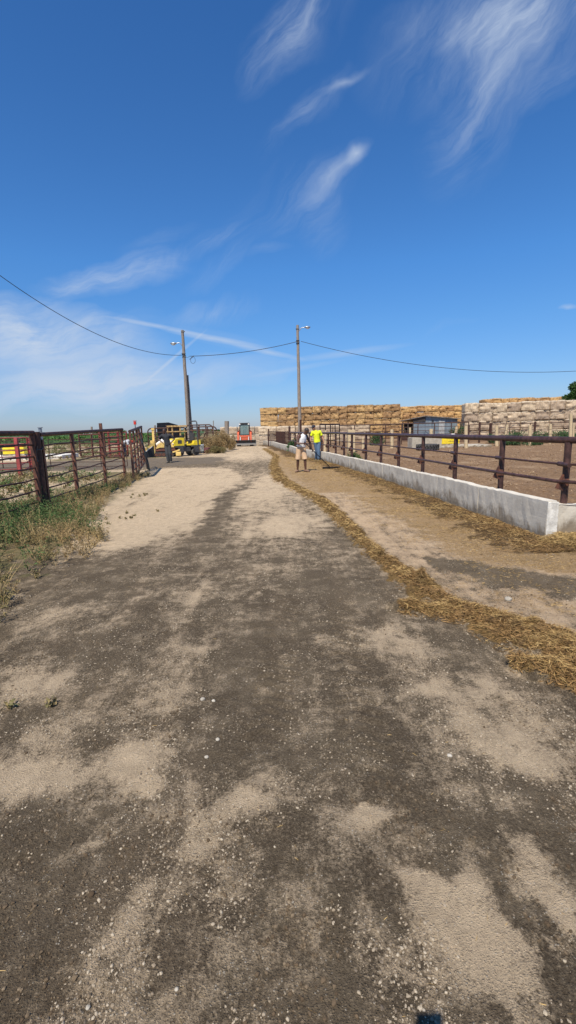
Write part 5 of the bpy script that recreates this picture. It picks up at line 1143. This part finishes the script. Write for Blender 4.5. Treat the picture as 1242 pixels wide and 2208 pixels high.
    l('pel', v['pel'] + Vector((0, 0, .0)), (.166, .124)); l('w', v['pel'] + Vector((0, 0, .09)), (.158, .12)); e3.append(('pel', 'w'))
    for s in 'LR':
        l('hi' + s, v['hi' + s], .108); e3.append(('pel', 'hi' + s))
        if shorts:
            l('th' + s, v['hi' + s].lerp(v['kn' + s], .5), .104); l('kn' + s, v['hi' + s].lerp(v['kn' + s], .97), .108, 'flat'); e3 += [('hi' + s, 'th' + s), ('th' + s, 'kn' + s)]
        else:
            l('kn' + s, v['kn' + s], .08); l('cf' + s, v['kn' + s].lerp(v['an' + s], .5), .077); l('an' + s, v['kn' + s].lerp(v['an' + s], .96), .076, 'flat'); e3 += [('hi' + s, 'kn' + s), ('kn' + s, 'cf' + s), ('cf' + s, 'an' + s)]
    part_mesh('shorts' if shorts else 'trousers', fuse([skin_mesh(nd3, e3, 'pel')], .011), legs, t)
    for s in 'LR':
        d = (v['to' + s] - v['an' + s]); d.z = 0; d.normalize(); a = v['an' + s]
        sm = skin_mesh({'a': (a.x - d.x * .05, a.y - d.y * .05, .045, .048), 'b': (a.x + d.x * .07, a.y + d.y * .07, .045, (.05, .045)), 'c': (a.x + d.x * .19, a.y + d.y * .19, .035, (.045, .032)), 'd': (a.x - d.x * .01, a.y - d.y * .01, .10 if not shorts else .06, .052)}, [('a', 'b'), ('b', 'c'), ('a', 'd')], 'a')
        part_mesh('shoe', fuse([sm], .008), shoes, t)
    return t
sandal = cloth('worn leather', (.20, .12, .08))
m1 = person('person in a white tank top and tan shorts pulling a long handled scraper', (0.56, 17.9, 0), dict(pel=(0, 0, .92), bel=(.02, -.01, 1.08), che=(.06, -.03, 1.27), neck=(.12, -.07, 1.43), head=(.21, -.13, 1.54),
    shL=(.215, .07, 1.37), elL=(.36, .12, 1.09), wrL=(.42, .13, .86), hdL=(.46, .11, .80), shR=(-.09, -.13, 1.38), elR=(-.15, -.21, 1.10), wrR=(.08, -.27, 1.10), hdR=(.18, -.23, 1.09),
    hiL=(.09, .03, .87), hiR=(-.09, -.02, .87), knL=(.14, -.02, .47), knR=(-.13, -.05, .47), anL=(.16, .0, .085), anR=(-.15, -.0, .085), toL=(.27, -.13, .035), toR=(-.22, -.16, .035)),
    (.75, -.5, -.75), skin_b, tank_w, khaki, sandal, shorts=True, tank=True, grip=(1, 1), belly=1.08)
sc_ = thing('hand_scraper', 'long black handled scraper held by the person in the white tank top', 'scraper', (1.78, 18.9, 0))
MB().cyl((.56 + .12, 17.9 - .29, 1.155), (1.78, 18.9, .05), .017, n=8).build('handle', black_s, sc_, True)
MB().box((1.80, 18.9, .05), (.70, .03, .09), rx=.4, bev=.006).box((1.78, 18.89, .06), (.06, .07, .07), bev=.01).build('blade', black_s, sc_, True)
m2 = person('person in a bright yellow t-shirt, dark cap and blue jeans walking by the wall', (1.57, 24.1, 0), dict(pel=(.02, 0, .95), bel=(0, 0, 1.12), che=(-.02, -.01, 1.36), neck=(-.07, -.02, 1.53), head=(-.15, -.06, 1.68),
    shL=(.17, .02, 1.47), elL=(.29, .05, 1.2), wrL=(.35, -.07, 1.0), hdL=(.36, -.12, .93), shR=(-.21, -.04, 1.46), elR=(-.31, .0, 1.2), wrR=(-.33, -.1, .98), hdR=(-.33, -.14, .9),
    hiL=(.11, 0, .9), hiR=(-.07, 0, .9), knL=(.08, -.1, .49), knR=(-.02, .02, .48), anL=(.07, -.12, .085), anR=(-.03, .2, .1), toL=(.04, -.28, .035), toR=(-.08, .05, .04)),
    (-.8, -.5, -.35), skin_a, tee_y, denim, shoe_m, hat=navy)
m3 = person('person in dark clothes with hands on hips standing before the paver', (-6.43, 25.3, 0), dict(pel=(.03, 0, .96), bel=(.01, 0, 1.13), che=(-.02, -.01, 1.38), neck=(-.04, -.02, 1.55), head=(-.08, -.07, 1.70),
    shL=(.18, .02, 1.49), elL=(.40, .08, 1.28), wrL=(.25, -.06, 1.09), hdL=(.19, -.1, 1.04), shR=(-.22, -.03, 1.48), elR=(-.46, .02, 1.3), wrR=(-.22, -.12, 1.10), hdR=(-.15, -.13, 1.04),
    hiL=(.11, 0, .9), hiR=(-.06, 0, .9), knL=(.14, -.05, .49), knR=(-.02, -.08, .49), anL=(.14, .04, .085), anR=(.02, -.05, .085), toL=(.18, -.13, .035), toR=(-.02, -.22, .035)),
    (-.35, -.8, -.3), skin_b, black_c, grey_c, shoe_m, sleeve=.5)
px_ = at(266, 960, 32.6).x
m4 = person('person in jeans and a pale shirt bending over behind the fence', (px_, 32.6, 0), dict(pel=(0, 0, .92), bel=(.15, -.02, 1.02), che=(.36, -.04, 1.08), neck=(.50, -.05, 1.08), head=(.60, -.07, 1.02),
    shL=(.40, .14, 1.04), elL=(.46, .16, .78), wrL=(.54, .10, .58), hdL=(.58, .08, .52), shR=(.38, -.22, 1.04), elR=(.44, -.26, .78), wrR=(.52, -.2, .58), hdR=(.56, -.18, .52),
    hiL=(.02, .1, .88), hiR=(.02, -.1, .88), knL=(.06, .1, .48), knR=(-.04, -.1, .48), anL=(-.02, .1, .085), anR=(-.1, -.1, .085), toL=(.14, .1, .035), toR=(.06, -.12, .035)),
    (.8, -.3, -.6), skin_a, light_c_, denim, shoe_m, hat=red_c, grip=(1, 1), vox=.01)
# whoever takes the picture: stands behind the lens, raised phone casts the small shadow at the bottom edge
m5 = person('person holding up a phone just behind the camera', (-.03, -.52, 0), dict(pel=(0, 0, .95), bel=(0, 0, 1.1), che=(0, 0, 1.32), neck=(0, 0, 1.48), head=(0, .0, 1.6),
    shL=(-.19, 0, 1.42), elL=(-.17, .22, 1.28), wrL=(-.06, .42, 1.5), hdL=(-.02, .46, 1.56), shR=(.19, 0, 1.42), elR=(.2, .22, 1.28), wrR=(.12, .42, 1.5), hdR=(.08, .46, 1.56),
    hiL=(-.1, 0, .9), hiR=(.1, 0, .9), knL=(-.1, .03, .49), knR=(.1, .03, .49), anL=(-.11, 0, .085), anR=(.11, 0, .085), toL=(-.13, .16, .035), toR=(.13, .16, .035)),
    (0, 1, -.1), skin_a, grey_c, denim, shoe_m, grip=(1, 1), vox=.012)
ph = thing('phone', 'black phone held up by the person behind the camera', 'phone', (0, -.05, 1.6)); MB().box((0, -.045, 1.617), (.075, .009, .15), rx=-.15, bev=.003).build('phone_body', black_s, ph, True)
# ================================================================ GRAVEL, STRAW, WEEDS, FIELDS
ico = bmesh.new(); bmesh.ops.create_icosphere(ico, subdivisions=1, radius=1); ico.verts.index_update()
IV = np.array([v.co[:] for v in ico.verts]); IF = np.array([[v.index for v in f.verts] for f in ico.faces]); ico.free()
def stones_obj(name, X, Y, R, tint, mat, flat=.65, sink=.25):
    n = len(X); Z = height(X, Y)
    J = IV[None] * (1 + RNG.uniform(-.32, .32, (n, len(IV), 1))); S = np.stack([RNG.uniform(.75, 1.3, n), RNG.uniform(.75, 1.2, n), RNG.uniform(.5, .9, n) * flat / .65], 1)
    J = J * S[:, None] * R[:, None, None]; a = RNG.uniform(0, 2 * PI, n); c, s = np.cos(a)[:, None], np.sin(a)[:, None]
    Vx = J[..., 0] * c - J[..., 1] * s + X[:, None]; Vy = J[..., 0] * s + J[..., 1] * c + Y[:, None]; Vz = J[..., 2] + (Z + R * (.5 - sink))[:, None]
    V = np.stack([Vx, Vy, Vz], -1).reshape(-1, 3); F = (np.arange(n)[:, None, None] * len(IV) + IF[None]).reshape(-1, 3)
    return npmesh(name, V, F, mat, None, False, {'tint': np.repeat(tint, len(IV))})
def tint_mat(name, a, b_, c, rough=.9):
    mt, g, b = newmat(name); t_ = g.nodes.new('ShaderNodeAttribute'); t_.attribute_name = 'tint'
    r = g.nodes.new('ShaderNodeValToRGB'); r.color_ramp.elements[0].color = (*a, 1); r.color_ramp.elements[1].color = (*c, 1); e_ = r.color_ramp.elements.new(.5); e_.color = (*b_, 1)
    L(g, t_.outputs['Fac'], r.inputs[0]); nn = noise(g, coords(g, 'Object'), 180, 4, .7); L(g, mixc(g, mapr(g, nn, .3, .7, .0, .45), r.outputs[0], tuple(q * .5 for q in b_)), b.inputs['Base Color'])
    b.inputs['Roughness'].default_value = rough; b.inputs['Specular IOR Level'].default_value = .2; return mt
grav_m = tint_mat('gravel chips', (.10, .08, .062), (.25, .20, .14), (.44, .375, .28)); clod_m = tint_mat('dark earth clods', (.065, .044, .026), (.115, .082, .050), (.19, .145, .095))
penclod_m = tint_mat('pen clods', (.13, .08, .045), (.24, .155, .09), (.42, .31, .2))
def spread(n, x0, x1, y0, y1, power=1.0):
    y = y0 + (y1 - y0) * RNG.random(n) ** power; hwx = .75 + .75 * y
    return RNG.uniform(-1, 1, n) * hwx, y
X, Y = spread(170000, 0, 0, .75, 6.5, 1.35)
cl = fbm(X, Y, .3, 3, 201, .6); keep = RNG.random(len(X)) < np.clip((cl - .42) * 5, .03, 1); mkk = masks(X, Y); keep &= (mkk['straw'] < .5) & (mkk['green'] < .5) & (mkk['side'] > .0)
# no stones on top of the loose sand sheets
keep &= RNG.random(len(X)) < .35 + .65 * np.exp(-((mkk['light'] - .5) / .22) ** 2)
X, Y = X[keep], Y[keep]; R = (.0013 + .0048 * RNG.random(len(X)) ** 4.0) * (1 + .10 * np.clip(Y - 1.5, 0, 4))
tag(stones_obj('gravel', X, Y, R, RNG.beta(1.5, 1.2, len(X)), grav_m), 'small pale gravel chips strewn over the dirt road', 'gravel', kind='stuff')
X, Y = spread(26000, 0, 0, .8, 5.5, 1.3); cl = fbm(X, Y, .42, 3, 211, .6); mkk = masks(X, Y); keep = (RNG.random(len(X)) < np.clip((cl - .5) * 6, 0, 1)) & (mkk['light'] < .8) & (mkk['straw'] < .5) & (mkk['side'] > 0)
X, Y = X[keep], Y[keep]; R = .0020 + .0062 * RNG.random(len(X)) ** 3.4
tag(stones_obj('earth_clods', X, Y, R, RNG.random(len(X)), clod_m, .8, .15), 'dark crumbly earth clods scattered on the road', 'clods', kind='stuff')
# pen clods
n = 15000; Y = 6.7 + 30 * RNG.random(n) ** 1.4; X = np.interp(Y, WY, WX) + .5 + RNG.random(n) * (2.0 + Y * .62); cl = fbm(X, Y, 1.5, 3, 221)
keep = RNG.random(n) < np.clip((cl - .33) * 3, .05, 1); X, Y = X[keep], Y[keep]
tag(stones_obj('pen_clods', X, Y, (.010 + .026 * RNG.random(len(X)) ** 2.5) * (.7 + .02 * Y), RNG.random(len(X)), penclod_m, .6), 'brown trampled clods covering the cattle pen', 'clods', kind='stuff')
for i, (x, y, r, lb) in enumerate([(-.56, 2.64, .015, 'larger pale stone, left of the pair in the middle of the road'), (-.49, 2.62, .012, 'pale stone on the right of the pair in the middle of the road'), (-.45, 2.12, .011, 'small pale stone below the white pair'), (.78, 2.07, .012, 'single pale stone at the right on the dark road'),
    (-.41, 2.25, .012, 'flat pale stone just below the white pair, right side'), (1.53, 4.03, .022, 'pale flat stone between the straw row and dark patch'), (2.09, 4.22, .035, 'broad pale stone at the lower edge of the dark patch'), (-.62, 1.08, .007, 'rounded pale stone near the bottom left'), (-.37, 1.12, .0065, 'light grey stone near the bottom edge, left of centre'), (-.75, 1.42, .012, 'dark angular stone in the pebbly patch at left')]):
    mb = MB(); rn = random.Random(i); bm = bmesh.new(); bmesh.ops.create_icosphere(bm, subdivisions=2, radius=r)
    for v_ in bm.verts: v_.co = v_.co * (1 + .35 * (float(vnoise(np.array([v_.co.x / r * 1.3 + i * 5]), np.array([v_.co.y / r * 1.3 + v_.co.z / r]), i)[0]) - .5)); v_.co.z *= .62
    bm.verts.index_update(); mb.add([v_.co for v_ in bm.verts], [[q.index for q in f.verts] for f in bm.faces]); bm.free()
    o = mb.build('stone', stone_w if 'dark' not in lb.split('stone')[0] else clod_m); o.location = (x, y, ground_z(x, y) + r * .28); o.rotation_euler = (0, 0, i); tag(o, lb, 'stone', 'loose stones on the road')

def straw_obj(name, X, Y, lift, Ln, Wd, mat, label, tilt=.25):
    n = len(X); Z = height(X, Y) + lift; a = RNG.uniform(0, 2 * PI, n); D = np.stack([np.cos(a), np.sin(a), RNG.normal(0, tilt, n)], 1)
    P = np.stack([X, Y, Z], 1) - D * (Ln[:, None] * .4); P[:, 2] = np.maximum(P[:, 2], Z - .004)
    V, F, t_ = leaves(P, D, Ln, Wd, .18); return tag(npmesh(name, V, F, mat, None, False, {'tint': t_}), label, 'straw', kind='stuff')
def along(pts, hw, n, wexp=1.0, spread_=1.0):
    pts = np.array(pts); seg = np.hypot(*np.diff(pts, axis=0).T); wgt = seg * (np.array(hw[:-1]) + np.array(hw[1:])); y_mid = (pts[:-1, 1] + pts[1:, 1]) / 2
    wgt = wgt / np.maximum(y_mid, 2.4) ** wexp; k = RNG.choice(len(seg), n, p=wgt / wgt.sum()); t_ = RNG.random(n)
    d = np.diff(pts, axis=0)[k] / seg[k][:, None]; h_ = np.array(hw)[k] * (1 - t_) + np.array(hw)[k + 1] * t_; o_ = np.clip(RNG.normal(0, .5, n), -1.3, 1.3) * h_ * spread_
    return pts[k, 0] + d[:, 0] * seg[k] * t_ - d[:, 1] * o_, pts[k, 1] + d[:, 1] * seg[k] * t_ + d[:, 0] * o_
def clump(X, Y, s, sc_=.2): 
    c_ = fbm(X, Y, sc_, 4, s, .65); k = RNG.random(len(X)) < np.clip((c_ - .43) * 8, .04, 1); return X[k], Y[k]
for nm, (pts, hw, n, l0, wd, sd) in {'main': (WIND, WHW, 42000, .045, .0032, 301), 'a': (LOBE, LHW, 5000, .05, .0035, 311), 'b': (LOBE2, LHW2, 8000, .06, .0038, 321)}.items():
    X, Y = along(pts, hw, n, 1.0 if nm == 'main' else .3); X, Y = clump(X, Y, sd); k = len(X); sc2 = np.clip(Y / 5, .8, 2.2)
    lab = {'main': 'long row of golden brown straw running along the road', 'a': 'ragged straw tongue sticking out left of the straw row', 'b': 'coarse straw heap at the right edge of the photo'}[nm]
    straw_obj('straw_row', X, Y, RNG.random(k) * .03, RNG.uniform(.6, 1.7, k) * l0 * sc2 ** .5, RNG.uniform(.6, 1.4, k) * wd * sc2, lm_straw, lab)
    X, Y = along(pts, hw, int(n * 1.1), 1.0 if nm == 'main' else .3); k = len(X); straw_obj('straw_row', X, Y, RNG.random(k) * .015, RNG.uniform(.6, 1.5, k) * l0, RNG.uniform(.8, 1.8, k) * wd * 1.3, lm_strawd, {'main': 'dark straw within the long row', 'a': 'dark straw within the ragged tongue', 'b': 'dark straw within the coarse heap'}[nm])  # second, darker layer of stalks lying lower in each row
# chaff on the feed lane, litter at the wall foot, heap at the corner
n = 46000; Y = 3.6 + 24 * RNG.random(n) ** 1.7; wx_ = np.interp(Y, WY, WX); lo_ = np.interp(Y, [p[1] for p in WIND], [p[0] for p in WIND]) + .3; u = RNG.random(n) ** .6; X = lo_ + (wx_ - lo_ + (Y < 6.4) * 1.2) * u
X, Y = clump(X, Y, 331, .4); k = len(X); straw_obj('chaff', X, Y, RNG.random(k) * .008, RNG.uniform(.5, 1.5, k) * .03 * (1 + Y * .04), RNG.uniform(.7, 1.3, k) * .0028 * (1 + Y * .05), lm_straw, 'straw chaff trodden over the feed lane', .12)
n = 34000; Y = 5.7 + 26 * RNG.random(n) ** 1.5; X = np.interp(Y, WY, WX) - .03 - np.abs(RNG.normal(0, .38, n)); X, Y = clump(X, Y, 341, .5); k = len(X)
straw_obj('litter', X, Y, RNG.random(k) * .03, RNG.uniform(.5, 1.5, k) * .055, RNG.uniform(.7, 1.3, k) * .0045, lm_strawd, 'dark damp straw litter along the foot of the concrete wall')
n = 9000; Y = 5.9 + 24 * RNG.random(n) ** 1.6; X = np.interp(Y, WY, WX) - .05 - np.abs(RNG.normal(0, .42, n)); X, Y = clump(X, Y, 345, .4); k = len(X)
straw_obj('litter', X, Y, .01 + RNG.random(k) * .035, RNG.uniform(.5, 1.5, k) * .05, RNG.uniform(.7, 1.3, k) * .0042, lm_straw, 'pale straw scattered along the foot of the concrete wall')
n = 9000; a = RNG.random(n) * 2 * PI; r_ = RNG.random(n) ** .5; X = 4.6 + 1.2 * r_ * np.cos(a); Y = 6.12 + .42 * r_ * np.sin(a); keep = Y < 6.46; X, Y = X[keep], Y[keep]; k = len(X)
straw_obj('straw_heap', X, Y, RNG.random(k) * .04, RNG.uniform(.6, 1.6, k) * .07, RNG.uniform(.7, 1.4, k) * .004, lm_straw, 'golden straw heap against the low block at the right edge')
# stray stalks on the road
X, Y = spread(500, 0, 0, 1.0, 9, 1.2); k = len(X); straw_obj('stray_straw', X, Y, .002 + 0 * X, RNG.uniform(.4, 1.3, k) * .025, RNG.uniform(.7, 1.3, k) * .0018, lm_straw, 'single straw stalks lying about on the dirt road', .08)

# weeds along the left fence: each plant stems with leaf whorls
def weeds(name, label, X, Y, H, mat, nl=46, lw=.017, ll=.032, stems=True, spr=.5):
    n = len(X); Z = height(X, Y); P = []; D = []
    ns = 6; m_ = nl // ns
    ang = RNG.uniform(0, 2 * PI, (n, ns)); lean = RNG.uniform(.1, spr + .25, (n, ns)); tip = np.stack([X[:, None] + np.cos(ang) * lean * H[:, None], Y[:, None] + np.sin(ang) * lean * H[:, None], Z[:, None] + H[:, None] * RNG.uniform(.55, 1.05, (n, ns))], -1)
    root = np.stack([X, Y, Z], -1)[:, None]; t_ = RNG.random((n, ns, m_, 1)) ** .7; Pp = root[:, :, None] + (tip - root)[:, :, None] * t_ + RNG.normal(0, .012, (n, ns, m_, 3))
    Dd = RNG.normal(size=(n, ns, m_, 3)) + [0, 0, .7]; Pp = Pp.reshape(-1, 3); Dd = Dd.reshape(-1, 3); q = len(Pp)
    V, F, t2 = leaves(Pp, Dd, RNG.uniform(.5, 1.4, q) * ll, RNG.uniform(.6, 1.3, q) * lw, .3)
    o = tag(npmesh(name, V, F, mat, None, False, {'tint': t2}), label, 'weeds', kind='stuff')
    if stems:
        R_0 = np.repeat(root, ns, 1).reshape(-1, 3); T_ = tip.reshape(-1, 3); D_ = T_ - R_0; V, F, t2 = leaves(R_0, D_, np.linalg.norm(D_, axis=1), np.full(len(D_), .0035), .05)
        so = npmesh('stems', V, F, lm_stem, o, False, {'tint': t2}); so['kind'] = 'stuff'
    return o
def weedpts(n, fn):
    Y = 3.0 + 14.5 * RNG.random(n) ** 1.2; X = -7.5 + 5.2 * RNG.random(n); k = fn(X, Y); return X[k], Y[k]
def zone(X, Y):
    edge = np.interp(Y, [3, 4.4, 5.0, 6.0, 7.0, 8.2, 9.2, 10.2, 11.5, 13, 15, 16.8], [-2.45, -2.55, -2.7, -2.85, -2.85, -3.75, -3.9, -4.25, -4.45, -4.7, -4.8, -5.2]); w = (fbm(X, Y, .6, 3, 401) - .5) * 1.1
    left = np.interp(Y, [3, 8, 10, 12, 17], [-9, -9, -6.3, -5.9, -6.0]); return (X < edge + w * .6) & (X > left)
X, Y = weedpts(5200, lambda x, y: zone(x, y) & (RNG.random(len(x)) < np.clip((fbm(x, y, .9, 3, 403) - .32) * 4.5, .1, 1)))
typ = fbm(X, Y, 1.1, 3, 405, .6) + RNG.normal(0, .10, len(X)) - .08 * (X > -3.9) + .14 * (X < -4.6) * (Y < 10)
Hh = RNG.uniform(.14, .40, len(X)) * (1 + .6 * (RNG.random(len(X)) < .18)) * np.clip(1.15 - .35 * (X > -3.4), .4, 1.3) * np.clip(1.2 - .04 * Y, .6, 1)
g_ = typ > .60; o_ = (typ <= .60) & (typ > .42); d_ = typ <= .40
weeds('weed_patch', 'green weeds growing among the left fence posts', X[g_], Y[g_], Hh[g_] * 1.15, lm_green, 84, .013, .028, False)
weeds('weed_patch', 'olive brown weeds between road and left fence', X[o_], Y[o_], Hh[o_], lm_olive, 84, .011, .026, True)
weeds('weed_patch', 'dry yellowed weeds along the left fence', X[d_], Y[d_], Hh[d_] * 1.0, lm_dry, 66, .010, .025)
# a few low sprigs on the sand
X = np.array([-3.05, -3.3, -2.9, -3.5, -1.72, -3.9, -4.1, -3.7]) ; Y = np.array([9.2, 9.3, 8.9, 9.1, 2.62, 11.9, 12.2, 12.0]); X = np.repeat(X, 5) + RNG.normal(0, .22, 40); Y = np.repeat(Y, 5) + RNG.normal(0, .45, 40) * (np.repeat(Y, 5) > 4)
k = ~((X > -2.2) & (RNG.random(40) < .4)) & (RNG.random(40) < .45); weeds('sprigs', 'low green sprigs on the sandy apron', X[k], Y[k], np.full(k.sum(), .03), lm_olive, 24)
# yard behind the fence
n = 2600; Y = 12 + 55 * RNG.random(n) ** 1.1; X = -6.6 - RNG.random(n) * (3 + Y * .62); k = (fbm(X, Y, 4, 3, 421, .6) > .50) & ~((Y > 22) & (Y < 31)) & ~((np.abs(X + 8) < 2.8) & (Y > 28) & (Y < 36)); X, Y = X[k], Y[k]
t_ = RNG.random(len(X)); weeds('yard_weeds', 'olive weeds dotted over the yard behind the left fence', X[t_ < .6], Y[t_ < .6], RNG.uniform(.15, .4, (t_ < .6).sum()), lm_olive, 42, .03, .09, True, .8); weeds('yard_weeds', 'green weeds dotted over the yard behind the left fence', X[t_ >= .6], Y[t_ >= .6], RNG.uniform(.15, .45, (t_ >= .6).sum()), lm_green, 42, .03, .09, False, .8)
# crop field beyond the yard
nx, ny = 260, 110; yy = 78 * (700 / 78) ** (np.arange(ny) / (ny - 1)); u = np.arange(nx) / (nx - 1); CX = (-.17 * yy[:, None] - 2) - (20 + yy[:, None] * 1.0) * u[None]; CY = np.repeat(yy[:, None], nx, 1)
CZ = .05 + (.75 + .35 * fbm(CX, CY, 5, 3, 431)) * sstep(0, 3, CY - 78 - 4 * fbm(CX, CY, 6, 2, 433)) * sstep(0, 3, (-.17 * CY - 2) - CX) + .25 * vnoise(CX * 2.2, CY * .9, 435)
ix = np.arange(nx * ny).reshape(ny, nx); crop_m = simple('soya canopy', (.05, .105, .022), (.022, .052, .013), .9, .9, 0, 1.0, .3, detail=8); 
tag(npmesh('crop_field', np.stack([CX, CY, CZ], -1).reshape(-1, 3), np.stack([ix[:-1, :-1], ix[:-1, 1:], ix[1:, 1:], ix[1:, :-1]], -1).reshape(-1, 4), crop_m, None, True), 'dense green crop field beyond the yard at left', 'crop', kind='stuff')
n = 30000; Y = 79 + 90 * RNG.random(n) ** 1.6; X = (-.17 * Y - 3) - RNG.random(n) * (20 + Y * .62); P = np.stack([X, Y, .75 + .45 * RNG.random(n)], 1)
V, F, t_ = leaves(P, RNG.normal(size=(n, 3)) + [0, 0, .8], RNG.uniform(.15, .4, n), RNG.uniform(.1, .25, n)); tag(npmesh('crop_leaves', V, F, leaf_mat('crop leaves', (.04, .10, .02), (.10, .19, .045), (.06, .12, .03)), None, False, {'tint': t_}), 'leafy tops of the green crop field at left', 'crop', kind='stuff')
# far shelter belts on the horizon
def belt(y, x0, x1, h, seed, label):
    n = 9000; X = RNG.uniform(x0, x1, n); hh = h * (.35 + .9 * fbm(X, X * 0 + seed, 60, 4, seed, .6)) * (fbm(X, X * 0 + 3 * seed, 240, 2, seed + 3) > .42); k = hh > 0; X = X[k]; hh = hh[k]; n = len(X)
    P = np.stack([X, y + RNG.uniform(-20, 20, n), hh * RNG.random(n)], 1); V, F, t_ = leaves(P, RNG.normal(size=(n, 3)), RNG.uniform(2, 5, n), RNG.uniform(2, 4, n)); return tag(npmesh('far_trees', V, F, lm_tree, None, False, {'tint': t_}), label, 'trees', kind='stuff')
belt(1700, -1300, 700, 10, 5, 'faint row of far trees on the horizon'); belt(1100, -1000, -380, 8, 9, 'dark far trees on the left horizon')
# dust hanging round the loader and a thin haze over everything
def vol(name, c_, size, dens_, colr, label):
    mt = bpy.data.materials.new(name); mt.use_nodes = True; g = mt.node_tree; g.nodes.remove(g.nodes['Principled BSDF']); pv_ = g.nodes.new('ShaderNodeVolumePrincipled'); pv_.inputs['Density'].default_value = dens_; pv_.inputs['Color'].default_value = (*colr, 1); pv_.inputs['Anisotropy'].default_value = .2
    L(g, pv_.outputs[0], g.nodes['Material Output'].inputs['Volume']); o = MB().box(c_, size).build(name, mt); return tag(o, label, name, kind='stuff')

mt = bpy.data.materials.new('dust'); mt.use_nodes = True; g = mt.node_tree; g.nodes.remove(g.nodes['Principled BSDF']); pv_ = g.nodes.new('ShaderNodeVolumePrincipled'); pv_.inputs['Color'].default_value = (.80, .68, .52, 1)
gr = g.nodes.new('ShaderNodeTexGradient'); gr.gradient_type = 'SPHERICAL'; gc = coords(g, 'Object', (1 / 4.2, 1 / 3.6, 1 / 2.3)); L(g, gc, gr.inputs[0]); gd = mathn(g, 'MULTIPLY', gr.outputs['Fac'], mapr(g, noise(g, coords(g, 'Object'), .8, 3, .6), .3, .7, .15, 1.0))
L(g, mathn(g, 'MULTIPLY', gd, .30), pv_.inputs['Density']); L(g, pv_.outputs[0], g.nodes['Material Output'].inputs['Volume'])
o = MB().box((0, 0, 1.05), (8.2, 7.0, 2.0)).build('dust', mt); o.location = (-4.3, 50.6, .0); tag(o, 'thin tan dust hanging round the orange loader', 'dust', kind='stuff')
scene.cycles.volume_step_rate = 2.0
